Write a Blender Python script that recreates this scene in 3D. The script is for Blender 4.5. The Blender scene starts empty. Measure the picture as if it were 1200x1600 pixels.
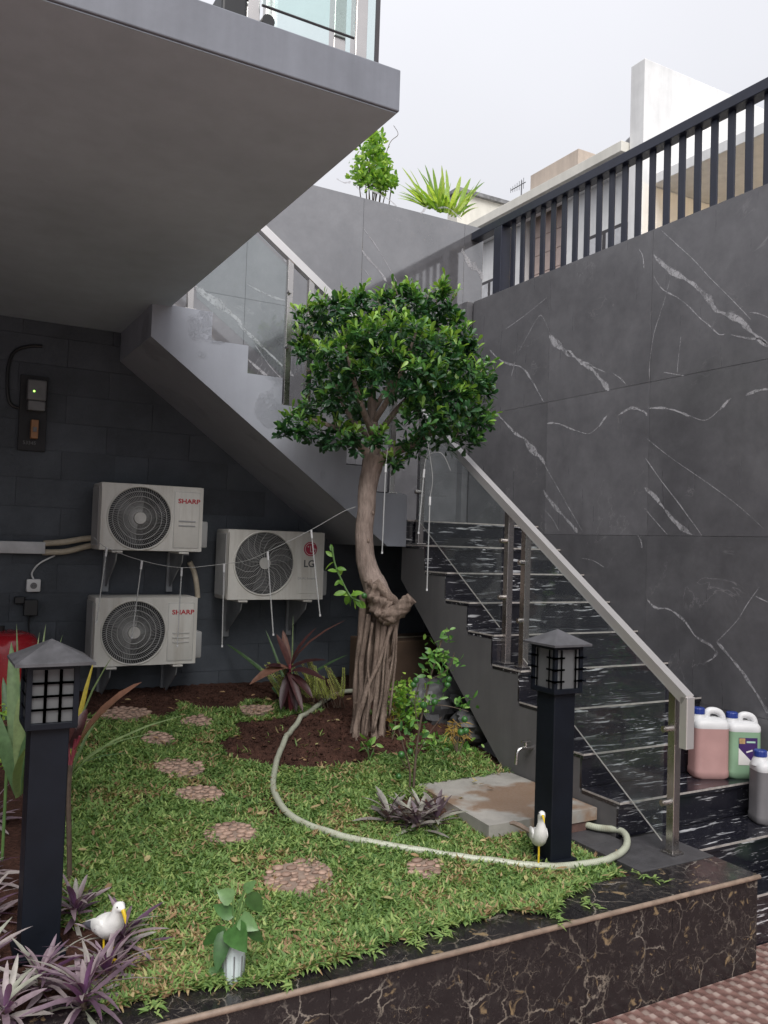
import bpy, bmesh, math, random
import numpy as np
from mathutils import Vector, Matrix

random.seed(7)
rng = np.random.default_rng(11)
SC = bpy.context.scene
COL = SC.collection
R = math.radians
PI = math.pi

# ---------------------------------------------------------------- camera
YAW, PITCH, ROLL, FPX = 29.17, 2.12, 1.87, 1317.0      # solved from the photograph's vanishing points
def cam_axes():
    y, p, r = R(YAW), R(PITCH), R(ROLL)
    f = np.array([math.sin(y)*math.cos(p), math.cos(y)*math.cos(p), math.sin(p)])
    rt = np.array([math.cos(y), -math.sin(y), 0.0]); up = np.cross(rt, f)
    c, s = math.cos(r), math.sin(r)
    return np.array([c*rt + s*up, -s*rt + c*up, f])
CAM = cam_axes()
cd = bpy.data.cameras.new('camera'); co = bpy.data.objects.new('camera', cd); COL.objects.link(co)
co.matrix_world = Matrix([[CAM[0][i], CAM[1][i], -CAM[2][i], 0.0] for i in range(3)] + [[0, 0, 0, 1]])
cd.sensor_fit = 'HORIZONTAL'; cd.sensor_width = 36.0; cd.lens = 36.0*FPX/1200.0
cd.clip_start = 0.05; cd.clip_end = 500
SC.camera = co

# ---------------------------------------------------------------- sky and sun (overcast)
SUN_EL, SUN_AZ = 50.0, 203.0        # azimuth from +Y towards +X: high, from behind the camera, a little left
wd = bpy.data.worlds.new('World'); SC.world = wd; wd.use_nodes = True
nt = wd.node_tree; nt.nodes.clear()
sky = nt.nodes.new('ShaderNodeTexSky'); sky.sky_type = 'NISHITA'; sky.sun_disc = False
sky.sun_elevation = R(SUN_EL); sky.sun_rotation = R(SUN_AZ); sky.dust_density = 4.0; sky.air_density = 1.2
bwn = nt.nodes.new('ShaderNodeHueSaturation'); bwn.inputs['Saturation'].default_value = 0.12
nt.links.new(sky.outputs[0], bwn.inputs['Color'])
# cloud deck: even grey, brighter towards the zenith (standard overcast sky)
tc = nt.nodes.new('ShaderNodeTexCoord'); sx = nt.nodes.new('ShaderNodeSeparateXYZ')
nt.links.new(tc.outputs['Generated'], sx.inputs[0])
mr = nt.nodes.new('ShaderNodeMapRange'); mr.inputs[1].default_value = 0; mr.inputs[2].default_value = 1
mr.inputs[3].default_value = 4.0; mr.inputs[4].default_value = 10.4
nt.links.new(sx.outputs[2], mr.inputs[0])
cn = nt.nodes.new('ShaderNodeTexNoise'); cn.inputs['Scale'].default_value = 1.6; cn.inputs['Detail'].default_value = 4
cmr = nt.nodes.new('ShaderNodeMapRange'); cmr.inputs[3].default_value = 0.88; cmr.inputs[4].default_value = 1.12
nt.links.new(tc.outputs['Generated'], cn.inputs['Vector']); nt.links.new(cn.outputs[0], cmr.inputs[0])
mm = nt.nodes.new('ShaderNodeMath'); mm.operation = 'MULTIPLY'
nt.links.new(mr.outputs[0], mm.inputs[0]); nt.links.new(cmr.outputs[0], mm.inputs[1])
vm = nt.nodes.new('ShaderNodeVectorMath'); vm.operation = 'SCALE'; vm.inputs[0].default_value = (0.962, 0.972, 1.035)
nt.links.new(mm.outputs[0], vm.inputs['Scale'])
mx = nt.nodes.new('ShaderNodeMixRGB'); mx.inputs[0].default_value = 0.9
nt.links.new(bwn.outputs[0], mx.inputs[1]); nt.links.new(vm.outputs[0], mx.inputs[2])
bg = nt.nodes.new('ShaderNodeBackground'); bg.inputs[1].default_value = 0.062
nt.links.new(mx.outputs[0], bg.inputs[0])
wo = nt.nodes.new('ShaderNodeOutputWorld'); nt.links.new(bg.outputs[0], wo.inputs[0])
sl = bpy.data.lights.new('sun', 'SUN'); sl.energy = 1.5; sl.angle = R(42); sl.color = (1.0, 0.975, 0.94)
so = bpy.data.objects.new('sun', sl); COL.objects.link(so); so.location = (0, -4, 12)
sd = Vector((math.sin(R(SUN_AZ))*math.cos(R(SUN_EL)), math.cos(R(SUN_AZ))*math.cos(R(SUN_EL)), math.sin(R(SUN_EL))))
so.rotation_euler = sd.to_track_quat('Z', 'Y').to_euler()
vs = SC.view_settings
vs.view_transform = 'Standard'; vs.look = 'None'; vs.exposure = 1.13; vs.gamma = 1.0; vs.use_curve_mapping = False
SC.cycles.max_bounces = 8; SC.cycles.diffuse_bounces = 4; SC.cycles.glossy_bounces = 4
SC.cycles.transparent_max_bounces = 16; SC.cycles.transmission_bounces = 4

# ---------------------------------------------------------------- survey helpers (photo ray -> point on a real plane)
def ray(x, y): return CAM.T @ np.array([(x-600)/FPX, -(y-800)/FPX, 1.0])
def atX(x, y, X): d = ray(x, y); return d*X/d[0]
def atY(x, y, Y): d = ray(x, y); return d*Y/d[1]
def atZ(x, y, Z): d = ray(x, y); return d*Z/d[2]
HF = np.array([math.sin(R(YAW)), math.cos(R(YAW)), 0.0]); HR = np.array([math.cos(R(YAW)), -math.sin(R(YAW)), 0.0])
def atD(x, y, D): d = ray(x, y); return d*D/float(d @ HF)     # on an upright plane D metres ahead
def gz(x, y): return -1.44 + 0.35*np.clip((np.asarray(y)-2.9)/3.3, 0, 1) + 0.0*np.asarray(x)
def atG(x, y):
    d = ray(x, y); lo, hi = 0.5, 12.0
    for _ in range(50):
        m = (lo+hi)/2
        if (d*m)[2] > gz(*(d*m)[:2]): lo = m
        else: hi = m
    return d*m

# ---------------------------------------------------------------- materials
class NT:
    def __init__(s, name):
        s.m = bpy.data.materials.new(name); s.m.use_nodes = True; s.t = s.m.node_tree; s.t.nodes.clear()
        s.out = s.n('ShaderNodeOutputMaterial')
        s._co = None
    def n(s, typ, **kw):
        nd = s.t.nodes.new(typ)
        for k, v in kw.items(): setattr(nd, k, v)
        return nd
    def set(s, sock, v):
        if v is None: return
        if hasattr(v, 'is_output') or isinstance(v, bpy.types.NodeSocket): s.t.links.new(v, sock)
        else:
            if isinstance(v, (tuple, list)) and len(v) == 3 and sock.type == 'RGBA': v = (*v, 1)
            sock.default_value = v
    def coord(s, scale=(1, 1, 1), kind='Object', loc=(0, 0, 0), rot=(0, 0, 0)):
        tc = s.n('ShaderNodeTexCoord'); mp = s.n('ShaderNodeMapping')
        if kind == 'World':
            g = s.n('ShaderNodeNewGeometry'); s.t.links.new(g.outputs['Position'], mp.inputs[0])
        else: s.t.links.new(tc.outputs[kind], mp.inputs[0])
        mp.inputs['Scale'].default_value = scale; mp.inputs['Location'].default_value = loc; mp.inputs['Rotation'].default_value = rot
        return mp.outputs[0]
    def noise(s, co, scale=5, detail=4, rough=0.55, dist=0.0):
        nd = s.n('ShaderNodeTexNoise'); s.set(nd.inputs['Vector'], co); nd.inputs['Scale'].default_value = scale
        nd.inputs['Detail'].default_value = detail; nd.inputs['Roughness'].default_value = rough; nd.inputs['Distortion'].default_value = dist
        return nd.outputs[0]
    def voro(s, co, scale=5, feature='DISTANCE_TO_EDGE', rnd=1.0):
        nd = s.n('ShaderNodeTexVoronoi', feature=feature); s.set(nd.inputs['Vector'], co); nd.inputs['Scale'].default_value = scale
        nd.inputs['Randomness'].default_value = rnd
        return nd.outputs[0]
    def ramp(s, fac, stops, interp='LINEAR'):
        nd = s.n('ShaderNodeValToRGB'); s.set(nd.inputs[0], fac); cr = nd.color_ramp; cr.interpolation = interp
        while len(cr.elements) < len(stops): cr.elements.new(0.5)
        for e, (p, c) in zip(cr.elements, stops):
            e.position = p; e.color = (c, c, c, 1) if isinstance(c, (int, float)) else (*c, 1)
        return nd.outputs[0]
    def mix(s, fac, a, b, mode='MIX'):
        nd = s.n('ShaderNodeMixRGB', blend_type=mode); s.set(nd.inputs[0], fac); s.set(nd.inputs[1], a); s.set(nd.inputs[2], b)
        return nd.outputs[0]
    def math(s, op, a, b=None, c=None):
        nd = s.n('ShaderNodeMath', operation=op); s.set(nd.inputs[0], a); s.set(nd.inputs[1], b); s.set(nd.inputs[2], c)
        return nd.outputs[0]
    def bump(s, h, strength=0.3, dist=0.01, normal=None):
        nd = s.n('ShaderNodeBump'); s.set(nd.inputs['Height'], h); nd.inputs['Strength'].default_value = strength; nd.inputs['Distance'].default_value = dist
        if normal is not None: s.set(nd.inputs['Normal'], normal)
        return nd.outputs[0]
    def attr(s, name):
        nd = s.n('ShaderNodeAttribute'); nd.attribute_name = name; return nd
    def bsdf(s, col, rough=0.5, metal=0.0, spec=0.5, normal=None, coat=0.0, coat_rough=0.1, trans=0.0, ior=1.5):
        b = s.n('ShaderNodeBsdfPrincipled'); s.set(b.inputs['Base Color'], col); s.set(b.inputs['Roughness'], rough)
        s.set(b.inputs['Metallic'], metal); s.set(b.inputs['Specular IOR Level'], spec)
        b.inputs['Coat Weight'].default_value = coat; b.inputs['Coat Roughness'].default_value = coat_rough
        b.inputs['Transmission Weight'].default_value = trans; b.inputs['IOR'].default_value = ior
        if normal is not None: s.set(b.inputs['Normal'], normal)
        return b.outputs[0]
    def done(s, sh):
        s.t.links.new(sh, s.out.inputs[0]); return s.m

M = {}
def simple(name, col, rough=0.5, metal=0.0, spec=0.5, var=0.18, scale=8.0, bump=0.0, coat=0.0, kind='World'):
    t = NT(name); c = t.coord(kind=kind)
    n1 = t.noise(c, scale, 5, 0.6); n2 = t.noise(c, scale*7, 3, 0.6)
    f = t.ramp(n1, [(0.3, 1-var), (0.7, 1+var*0.6)])
    cc = t.mix(1.0, col, f, 'MULTIPLY')
    rr = t.math('ADD', t.math('MULTIPLY', n2, 0.16), rough-0.08)
    nm = t.bump(n2, bump, 0.004) if bump > 0 else None
    M[name] = t.done(t.bsdf(cc, rr, metal, spec, nm, coat))
    return M[name]

def paint_mat(name, col, blister=0.0, dirt=0.35, mott=0.5):
    t = NT(name); c = t.coord(kind='World')
    big = t.noise(c, 1.3, 5, 0.6); mid = t.noise(c, 6, 6, 0.65); fine = t.noise(c, 60, 3, 0.6)
    streak = t.noise(t.coord((9, 9, 0.7), 'World'), 1.0, 5, 0.6)
    cc = t.mix(1.0, col, t.ramp(big, [(0.3, 0.88), (0.7, 1.08)]), 'MULTIPLY')
    cc = t.mix(dirt, cc, t.mix(1.0, cc, t.ramp(streak, [(0.35, 0.62), (0.6, 1.05)]), 'MULTIPLY'))
    cc = t.mix(min(0.5, dirt*1.4), cc, t.mix(1.0, cc, t.ramp(mid, [(0.35, 0.85), (0.65, 1.1)]), 'MULTIPLY'))
    h = t.math('ADD', t.math('MULTIPLY', mid, 0.5), t.math('MULTIPLY', fine, 0.14))
    nm = t.bump(h, 0.22, 0.010)
    if blister:
        w_ = t.n('ShaderNodeTexNoise'); t.set(w_.inputs['Vector'], c); w_.inputs['Scale'].default_value = 11; w_.inputs['Detail'].default_value = 5
        bl = t.ramp(t.noise(t.mix(0.35, c, w_.outputs[1]), 19, 5, 0.6, 1.5), [(0.46, 0.0), (0.50, 1.0), (0.56, 0.7), (0.62, 0.0)])
        mask = t.ramp(t.noise(c, 2.7, 2, 0.5), [(0.58, 0.0), (0.63, 1.0)])
        nm = t.bump(t.math('MULTIPLY', bl, mask), blister, 0.008, nm)
    M[name] = t.done(t.bsdf(cc, 0.55, 0, 0.4, nm)); return M[name]

paint_mat('slab_paint', (0.185, 0.195, 0.225), 0.0)
paint_mat('stair_paint', (0.31, 0.325, 0.37), 0.6, 0.12)
paint_mat('soffit_paint', (0.445, 0.51, 0.58), 0.0, 0.14)
paint_mat('stringer_paint', (0.12, 0.116, 0.12), 0.0, 0.3)
paint_mat('white_render', (0.78, 0.775, 0.77), 0.0, 0.2)
paint_mat('cream_render', (0.70, 0.675, 0.61), 0.0, 0.2)
paint_mat('beige_render', (0.50, 0.42, 0.355), 0.0, 0.3)

def block_mat():
    t = NT('block_paint'); c = t.coord(kind='World')
    oi = t.n('ShaderNodeObjectInfo')
    a = t.noise(c, 3, 5, 0.6); b = t.noise(c, 45, 4, 0.7)
    cc = t.mix(1.0, (0.068, 0.077, 0.091), t.ramp(a, [(0.3, 0.72), (0.7, 1.25)]), 'MULTIPLY')
    cc = t.mix(1.0, cc, t.ramp(oi.outputs['Random'], [(0.0, 0.85), (1.0, 1.16)]), 'MULTIPLY')
    M['block_paint'] = t.done(t.bsdf(cc, t.ramp(b, [(0.2, 0.5), (0.8, 0.75)]), 0, 0.35, t.bump(t.math('ADD', b, t.math('MULTIPLY', a, 0.6)), 0.5, 0.006)))
block_mat()

def marble_stone(name, r0, r1, spec, coat):
    t = NT(name); c = t.coord(kind='World')
    oi = t.n('ShaderNodeObjectInfo')
    big = t.noise(c, 1.4, 6, 0.62, 0.6); mid = t.noise(c, 9, 6, 0.7); fine = t.noise(c, 120, 2, 0.5)
    cc = t.mix(t.ramp(big, [(0.3, 0.0), (0.72, 1.0)]), (0.086, 0.084, 0.091), (0.146, 0.143, 0.152))
    cc = t.mix(1.0, cc, t.ramp(mid, [(0.3, 0.84), (0.7, 1.13)]), 'MULTIPLY')
    cc = t.mix(1.0, cc, t.ramp(oi.outputs['Random'], [(0.0, 0.84), (1.0, 1.14)]), 'MULTIPLY')
    # hairline veins that every slab of this stone has
    w = t.math('ABSOLUTE', t.math('SUBTRACT', t.noise(t.coord(kind='World', loc=(3, 1, 7)), 0.9, 7, 0.6, 1.2), 0.5))
    vv = t.math('MULTIPLY', t.ramp(w, [(0.0, 1.0), (0.0035, 0.0)]), t.ramp(t.noise(c, 2.3, 3), [(0.5, 0.0), (0.62, 0.55)]))
    cc = t.mix(vv, cc, (0.30, 0.29, 0.30))
    rough = t.math('ADD', t.math('MULTIPLY', t.noise(t.coord((12, 12, 1.0), 'World'), 1.5, 5, 0.6), r1), r0)
    M[name] = t.done(t.bsdf(cc, rough, 0, spec, t.bump(t.math('ADD', fine, t.math('MULTIPLY', mid, 2.0)), 0.05, 0.002), coat, 0.018, 0.0, 2.4 if coat else 1.5))
marble_stone('grey_marble', 0.22, 0.16, 0.6, 0.0); marble_stone('polished_marble', 0.03, 0.06, 0.5, 1.0)
def marble_grey():
    t = NT('vein'); a = t.attr('edge')
    n = t.noise(t.coord(kind='World'), 38, 5, 0.7); n2 = t.noise(t.coord(kind='World'), 9, 4, 0.6)
    al = t.math('MULTIPLY', t.ramp(t.noise(t.coord(kind='World', loc=(2, 3, 1)), 30, 5, 0.7, 0.8), [(0.36, 0.25), (0.52, 1.0)]), t.math('MULTIPLY', t.ramp(t.math('ADD', a.outputs['Fac'], t.math('MULTIPLY', n, 0.8)), [(0.5, 0.0), (0.8, 1.0)]), t.ramp(n2, [(0.28, 0.45), (0.55, 0.92)])))
    b = t.bsdf(t.mix(n2, (0.30, 0.295, 0.31), (0.52, 0.51, 0.53)), 0.15, 0, 0.6)
    tr = t.n('ShaderNodeBsdfTransparent'); ms = t.n('ShaderNodeMixShader')
    t.set(ms.inputs[0], al); t.t.links.new(tr.outputs[0], ms.inputs[1]); t.t.links.new(b, ms.inputs[2])
    M['vein'] = t.done(ms.outputs[0])
marble_grey()

def stair_marble():
    t = NT('streaked_marble')
    oi = t.n('ShaderNodeObjectInfo'); off = t.n('ShaderNodeVectorMath', operation='SCALE')
    t.t.links.new(oi.outputs['Location'], off.inputs[0]); off.inputs['Scale'].default_value = 0.0
    g = t.n('ShaderNodeNewGeometry')
    warp = t.noise(t.coord((2.0, 5, 5), 'World'), 1.5, 3, 0.5)
    sc = t.n('ShaderNodeMapping'); t.t.links.new(g.outputs['Position'], sc.inputs[0]); sc.inputs['Scale'].default_value = (3.6, 34, 52)
    ad = t.n('ShaderNodeVectorMath', operation='ADD'); t.t.links.new(sc.outputs[0], ad.inputs[0])
    wv = t.n('ShaderNodeCombineXYZ'); wz = t.math('MULTIPLY', warp, 2.2); t.set(wv.inputs[1], wz); t.set(wv.inputs[2], wz); t.t.links.new(wv.outputs[0], ad.inputs[1])
    s1 = t.noise(ad.outputs[0], 1.0, 5, 0.62)
    zone = t.noise(t.coord((1.1, 5, 5), 'World'), 1.4, 4, 0.6)
    f = t.math('MULTIPLY', t.ramp(s1, [(0.575, 0.0), (0.62, 1.0)]), t.ramp(zone, [(0.43, 0.0), (0.57, 1.0)]))
    speck = t.ramp(t.noise(t.coord((40, 120, 120), 'World'), 1, 2, 0.5), [(0.66, 0.0), (0.72, 0.35)])
    f = t.math('MAXIMUM', f, t.math('MULTIPLY', speck, t.ramp(zone, [(0.42, 0.0), (0.6, 1.0)])))
    cc = t.mix(f, (0.011, 0.011, 0.016), (0.52, 0.52, 0.54))
    rough = t.ramp(t.noise(t.coord(kind='World'), 9, 4), [(0.3, 0.08), (0.75, 0.22)])
    M['streaked_marble'] = t.done(t.bsdf(cc, rough, 0, 0.9))
stair_marble()

def gold_marble():
    t = NT('gold_veined_marble'); c = t.coord(kind='World')
    wn = t.n('ShaderNodeTexNoise'); t.set(wn.inputs['Vector'], c); wn.inputs['Scale'].default_value = 6; wn.inputs['Detail'].default_value = 5; wn.inputs['Roughness'].default_value = 0.65
    wc = t.mix(0.11, c, wn.outputs[1])
    e1 = t.voro(wc, 6.0); e2 = t.voro(wc, 15.0); e3 = t.voro(t.mix(0.5, wc, t.noise(c, 9)), 30)
    v1 = t.ramp(e1, [(0.0, 1.0), (0.020, 0.0)]); v2 = t.ramp(e2, [(0.0, 0.9), (0.022, 0.0)]); v3 = t.ramp(e3, [(0.0, 0.22), (0.04, 0.0)])
    gate = t.ramp(t.noise(c, 4, 4, 0.6), [(0.46, 0.0), (0.60, 0.9)])
    gate2 = t.ramp(t.noise(t.coord(kind='World', loc=(5, 2, 1)), 6, 4, 0.6), [(0.50, 0.0), (0.66, 0.8)])
    v = t.math('MAXIMUM', t.math('MULTIPLY', v1, gate), t.math('MULTIPLY', t.math('MAXIMUM', v2, v3), gate2))
    patch = t.ramp(t.noise(t.coord(kind='World', loc=(1, 9, 4)), 15, 5, 0.62, 0.6), [(0.615, 0.0), (0.68, 0.85)])
    base = t.mix(t.noise(c, 7, 6, 0.7), (0.006, 0.0055, 0.007), (0.022, 0.019, 0.020))
    cc = t.mix(t.math('MULTIPLY', v, 0.72), base, t.mix(t.noise(c, 3, 3), (0.46, 0.43, 0.39), (0.31, 0.245, 0.17)))
    cc = t.mix(patch, cc, (0.25, 0.18, 0.10)); cc = t.mix(t.ramp(t.noise(t.coord(kind='World', loc=(7, 7, 7)), 34, 6, 0.75, 0.4), [(0.56, 0.0), (0.72, 0.45)]), cc, (0.20, 0.17, 0.15))
    M['gold_veined_marble'] = t.done(t.bsdf(cc, t.ramp(t.noise(c, 14, 4), [(0.3, 0.12), (0.7, 0.32)]), 0, 0.5))
gold_marble()

def concrete_mat():
    t = NT('concrete'); c = t.coord(kind='World')
    a = t.noise(c, 5, 6, 0.65); b = t.noise(c, 70, 4, 0.7)
    mud = t.ramp(t.noise(t.coord(kind='World', loc=(0.35, 0.1, 0)), 2.3, 4, 0.55), [(0.47, 0.0), (0.54, 1.0)])
    cc = t.mix(t.ramp(a, [(0.3, 0.0), (0.7, 1.0)]), (0.24, 0.228, 0.21), (0.37, 0.35, 0.32))
    cc = t.mix(t.math('MULTIPLY', mud, t.ramp(b, [(0.25, 0.55), (0.6, 0.85)])), cc, (0.20, 0.115, 0.065))
    M['concrete'] = t.done(t.bsdf(cc, t.math('SUBTRACT', 0.7, t.math('MULTIPLY', mud, 0.25)), 0, 0.4, t.bump(t.math('ADD', b, a), 0.3, 0.004)))
concrete_mat()

def soil_mat():
    t = NT('soil'); c = t.coord(kind='World')
    a = t.noise(c, 4, 6, 0.65); b = t.noise(c, 55, 6, 0.75); v = t.voro(c, 60, 'F1')
    cc = t.mix(t.ramp(a, [(0.3, 0.0), (0.7, 1.0)]), (0.040, 0.017, 0.012), (0.105, 0.050, 0.036))
    cc = t.mix(1.0, cc, t.ramp(b, [(0.3, 0.55), (0.7, 1.35)]), 'MULTIPLY')
    M['soil'] = t.done(t.bsdf(cc, 0.9, 0, 0.2, t.bump(t.math('ADD', b, t.math('MULTIPLY', v, 0.5)), 0.9, 0.02)))
soil_mat()

def drive_mat():
    t = NT('patterned_tile')
    g = t.n('ShaderNodeNewGeometry'); sp = t.n('ShaderNodeSeparateXYZ'); t.t.links.new(g.outputs['Position'], sp.inputs[0])
    P = 0.075
    u = t.math('DIVIDE', sp.outputs[0], P); v = t.math('DIVIDE', sp.outputs[1], P)
    row = t.math('FLOOR', v); u2 = t.math('ADD', u, t.math('MULTIPLY', t.math('MODULO', row, 2.0), 0.5))
    fu = t.math('SUBTRACT', t.math('FRACT', u2), 0.5); fv = t.math('SUBTRACT', t.math('FRACT', v), 0.5)
    rr = t.math('SQRT', t.math('ADD', t.math('MULTIPLY', fu, fu), t.math('MULTIPLY', fv, fv)))
    ang = t.math('ARCTAN2', fv, fu)
    tw = t.math('SINE', t.math('MULTIPLY', ang, 2.0))
    h = t.math('ADD', t.math('MULTIPLY', tw, t.math('MULTIPLY', rr, 1.2)), t.math('MULTIPLY', t.math('SINE', t.math('MULTIPLY', rr, 60.0)), 0.04))
    n = t.noise(t.coord(kind='World'), 12, 5, 0.6)
    h = t.math('ADD', h, t.math('MULTIPLY', n, 0.5))
    cc = t.mix(n, (0.21, 0.115, 0.10), (0.34, 0.205, 0.18))
    cc = t.mix(t.math('MULTIPLY', t.ramp(tw, [(0.35, 0.0), (0.9, 1.0)]), t.ramp(rr, [(0.05, 0.0), (0.35, 0.6)])), cc, (0.66, 0.55, 0.49))  # sky highlights on the relief painted into the colour as pale fans
    M['patterned_tile'] = t.done(t.bsdf(cc, t.ramp(n, [(0.3, 0.14), (0.7, 0.28)]), 0.35, 0.6, t.bump(h, 0.75, 0.012)))
drive_mat()

simple('grey_stone', (0.052, 0.050, 0.054), 0.55, var=0.3, scale=14, bump=0.3)
simple('tan_edge', (0.235, 0.175, 0.135), 0.35, var=0.35, scale=20)
simple('grey_edge', (0.36, 0.33, 0.31), 0.35, var=0.35, scale=30)
simple('brick_red', (0.11, 0.06, 0.05), 0.8, var=0.3, scale=20, bump=0.4)
def grimy(name, col, gr, amt):
    t = NT(name); c = t.coord(kind='World'); st = t.noise(t.coord((22, 22, 1.6), 'World'), 1.0, 5, 0.65); bl = t.noise(c, 5, 5, 0.65); fi = t.noise(c, 90, 3, 0.6)
    f = t.math('MULTIPLY', t.ramp(st, [(0.45, 0.0), (0.75, amt)]), t.ramp(bl, [(0.35, 0.2), (0.65, 1.0)]))
    cc = t.mix(f, t.mix(1.0, col, t.ramp(bl, [(0.3, 0.90), (0.7, 1.05)]), 'MULTIPLY'), gr); cc = t.mix(t.ramp(fi, [(0.62, 0.0), (0.75, 0.25)]), cc, gr)
    M[name] = t.done(t.bsdf(cc, t.math('ADD', t.math('MULTIPLY', bl, 0.2), 0.34), 0, 0.45))
grimy('ac_white', (0.60, 0.585, 0.55), (0.27, 0.22, 0.16), 0.55)
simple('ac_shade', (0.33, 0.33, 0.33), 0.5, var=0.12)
simple('ac_dark', (0.018, 0.018, 0.021), 0.6)
simple('wire_grey', (0.33, 0.33, 0.325), 0.4)
simple('hub_grey', (0.46, 0.45, 0.43), 0.4)
simple('logo_red', (0.42, 0.018, 0.03), 0.4, var=0.05)
simple('logo_crimson', (0.36, 0.015, 0.05), 0.35, var=0.05)
simple('logo_grey', (0.075, 0.075, 0.08), 0.45, var=0.05)
simple('logo_pale', (0.60, 0.56, 0.56), 0.4, var=0.05)
simple('bracket_metal', (0.26, 0.27, 0.285), 0.5, 0.3, var=0.25)
simple('pipe_cream', (0.46, 0.40, 0.31), 0.6, var=0.25, scale=14, bump=0.2)
simple('duct_white', (0.52, 0.52, 0.53), 0.45)
simple('bollard_black', (0.005, 0.007, 0.012), 0.5, spec=0.25, var=0.25, bump=0.05)
simple('bollard_roof', (0.082, 0.081, 0.088), 0.45, var=0.35, scale=16)
simple('fence_metal', (0.016, 0.019, 0.036), 0.42, var=0.2)
simple('board_black', (0.014, 0.014, 0.017), 0.6)
simple('meter_grey', (0.16, 0.16, 0.165), 0.45)
simple('breaker_tan', (0.36, 0.17, 0.07), 0.5)
simple('plastic_black', (0.012, 0.012, 0.014), 0.45)
simple('plastic_white', (0.70, 0.70, 0.70), 0.4, var=0.06)
simple('cap_blue', (0.012, 0.032, 0.20), 0.42, var=0.15)
simple('tank_red', (0.33, 0.010, 0.018), 0.25, var=0.12, coat=0.3)
simple('bird_white', (0.72, 0.71, 0.69), 0.5, var=0.12, scale=25, bump=0.15)
simple('bird_grey', (0.10, 0.10, 0.12), 0.5, var=0.3, scale=25)
simple('bird_brown', (0.14, 0.10, 0.075), 0.6, var=0.3, scale=25)
simple('bird_yellow', (0.66, 0.46, 0.02), 0.45, var=0.15)
simple('cardboard', (0.085, 0.052, 0.034), 0.85, var=0.25, scale=6)
simple('sack_grey', (0.085, 0.085, 0.09), 0.55, var=0.4, scale=9, bump=0.3)
simple('sack_dark', (0.05, 0.05, 0.052), 0.55, var=0.4, scale=9, bump=0.3)
simple('label_purple', (0.045, 0.018, 0.10), 0.4, var=0.1)
simple('label_white', (0.62, 0.60, 0.58), 0.4, var=0.1)
simple('label_tan', (0.40, 0.26, 0.12), 0.4, var=0.3, scale=60)
simple('label_teal', (0.35, 0.50, 0.42), 0.4, var=0.1)
simple('antenna_metal', (0.10, 0.10, 0.11), 0.4, 0.5)
simple('dark_frame', (0.05, 0.045, 0.05), 0.5)
simple('curtain', (0.55, 0.55, 0.57), 0.8, var=0.2, scale=10)
simple('pink_tile', (0.52, 0.40, 0.355), 0.4, var=0.12)
simple('granite_grey', (0.20, 0.20, 0.205), 0.4, var=0.6, scale=9)
simple('fruit_green', (0.035, 0.12, 0.028), 0.32, var=0.3, scale=60, bump=0.15)
simple('chrome', (0.62, 0.60, 0.58), 0.22, 1.0, var=0.15)
simple('pale_plastic', (0.48, 0.54, 0.54), 0.35, var=0.1)

def steel_mat():
    t = NT('brushed_steel'); c = t.coord((5, 5, 5), 'Object')
    n = t.noise(c, 3, 4, 0.6); d = t.noise(t.coord(kind='World'), 5, 5, 0.6)
    cc = t.mix(d, (0.46, 0.435, 0.415), (0.66, 0.63, 0.61))
    M['brushed_steel'] = t.done(t.bsdf(cc, t.math('ADD', t.math('MULTIPLY', n, 0.2), 0.16), 1.0, 0.6))
    t2 = NT('rail_steel'); d2 = t2.noise(t2.coord(kind='World'), 5, 5, 0.6); M['rail_steel'] = t2.done(t2.bsdf(t2.mix(d2, (0.70, 0.675, 0.665), (0.86, 0.835, 0.825)), 0.28, 0.70, 0.7))
steel_mat()

def glass_mat(name, tint, dirt=0.05):
    t = NT(name)
    tr = t.n('ShaderNodeBsdfTransparent'); tr.inputs[0].default_value = (*tint, 1)
    gl = t.n('ShaderNodeBsdfGlossy'); gl.inputs['Roughness'].default_value = 0.03; gl.inputs[0].default_value = (0.95, 0.97, 0.98, 1)
    df = t.n('ShaderNodeBsdfDiffuse'); df.inputs[0].default_value = (0.6, 0.62, 0.63, 1)
    lw = t.n('ShaderNodeLayerWeight'); lw.inputs[0].default_value = 0.5
    fr = t.math('MULTIPLY_ADD', t.math('POWER', lw.outputs['Facing'], 5.0), 0.92, 0.035)
    m1 = t.n('ShaderNodeMixShader'); t.set(m1.inputs[0], fr); t.t.links.new(tr.outputs[0], m1.inputs[1]); t.t.links.new(gl.outputs[0], m1.inputs[2])
    m2 = t.n('ShaderNodeMixShader'); t.set(m2.inputs[0], t.math('MULTIPLY', t.noise(t.coord(kind='World'), 6, 5, 0.65), dirt*2))
    t.t.links.new(m1.outputs[0], m2.inputs[1]); t.t.links.new(df.outputs[0], m2.inputs[2])
    M[name] = t.done(m2.outputs[0])
glass_mat('clear_glass', (0.93, 0.96, 0.955), 0.02)
glass_mat('green_glass', (0.91, 0.97, 0.955), 0.05)

def frosted():
    t = NT('frosted_pane'); d = t.n('ShaderNodeBsdfTranslucent'); d.inputs[0].default_value = (0.44, 0.45, 0.46, 1)
    p = t.bsdf((0.19, 0.195, 0.20), 0.35, 0, 0.4); ms = t.n('ShaderNodeMixShader'); ms.inputs[0].default_value = 0.45
    t.t.links.new(p, ms.inputs[1]); t.t.links.new(d.outputs[0], ms.inputs[2]); M['frosted_pane'] = t.done(ms.outputs[0])
frosted()
def bulb():
    t = NT('bulb_white'); M['bulb_white'] = t.done(t.bsdf((0.8, 0.81, 0.83), 0.3, 0, 0.4))
bulb()

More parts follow.
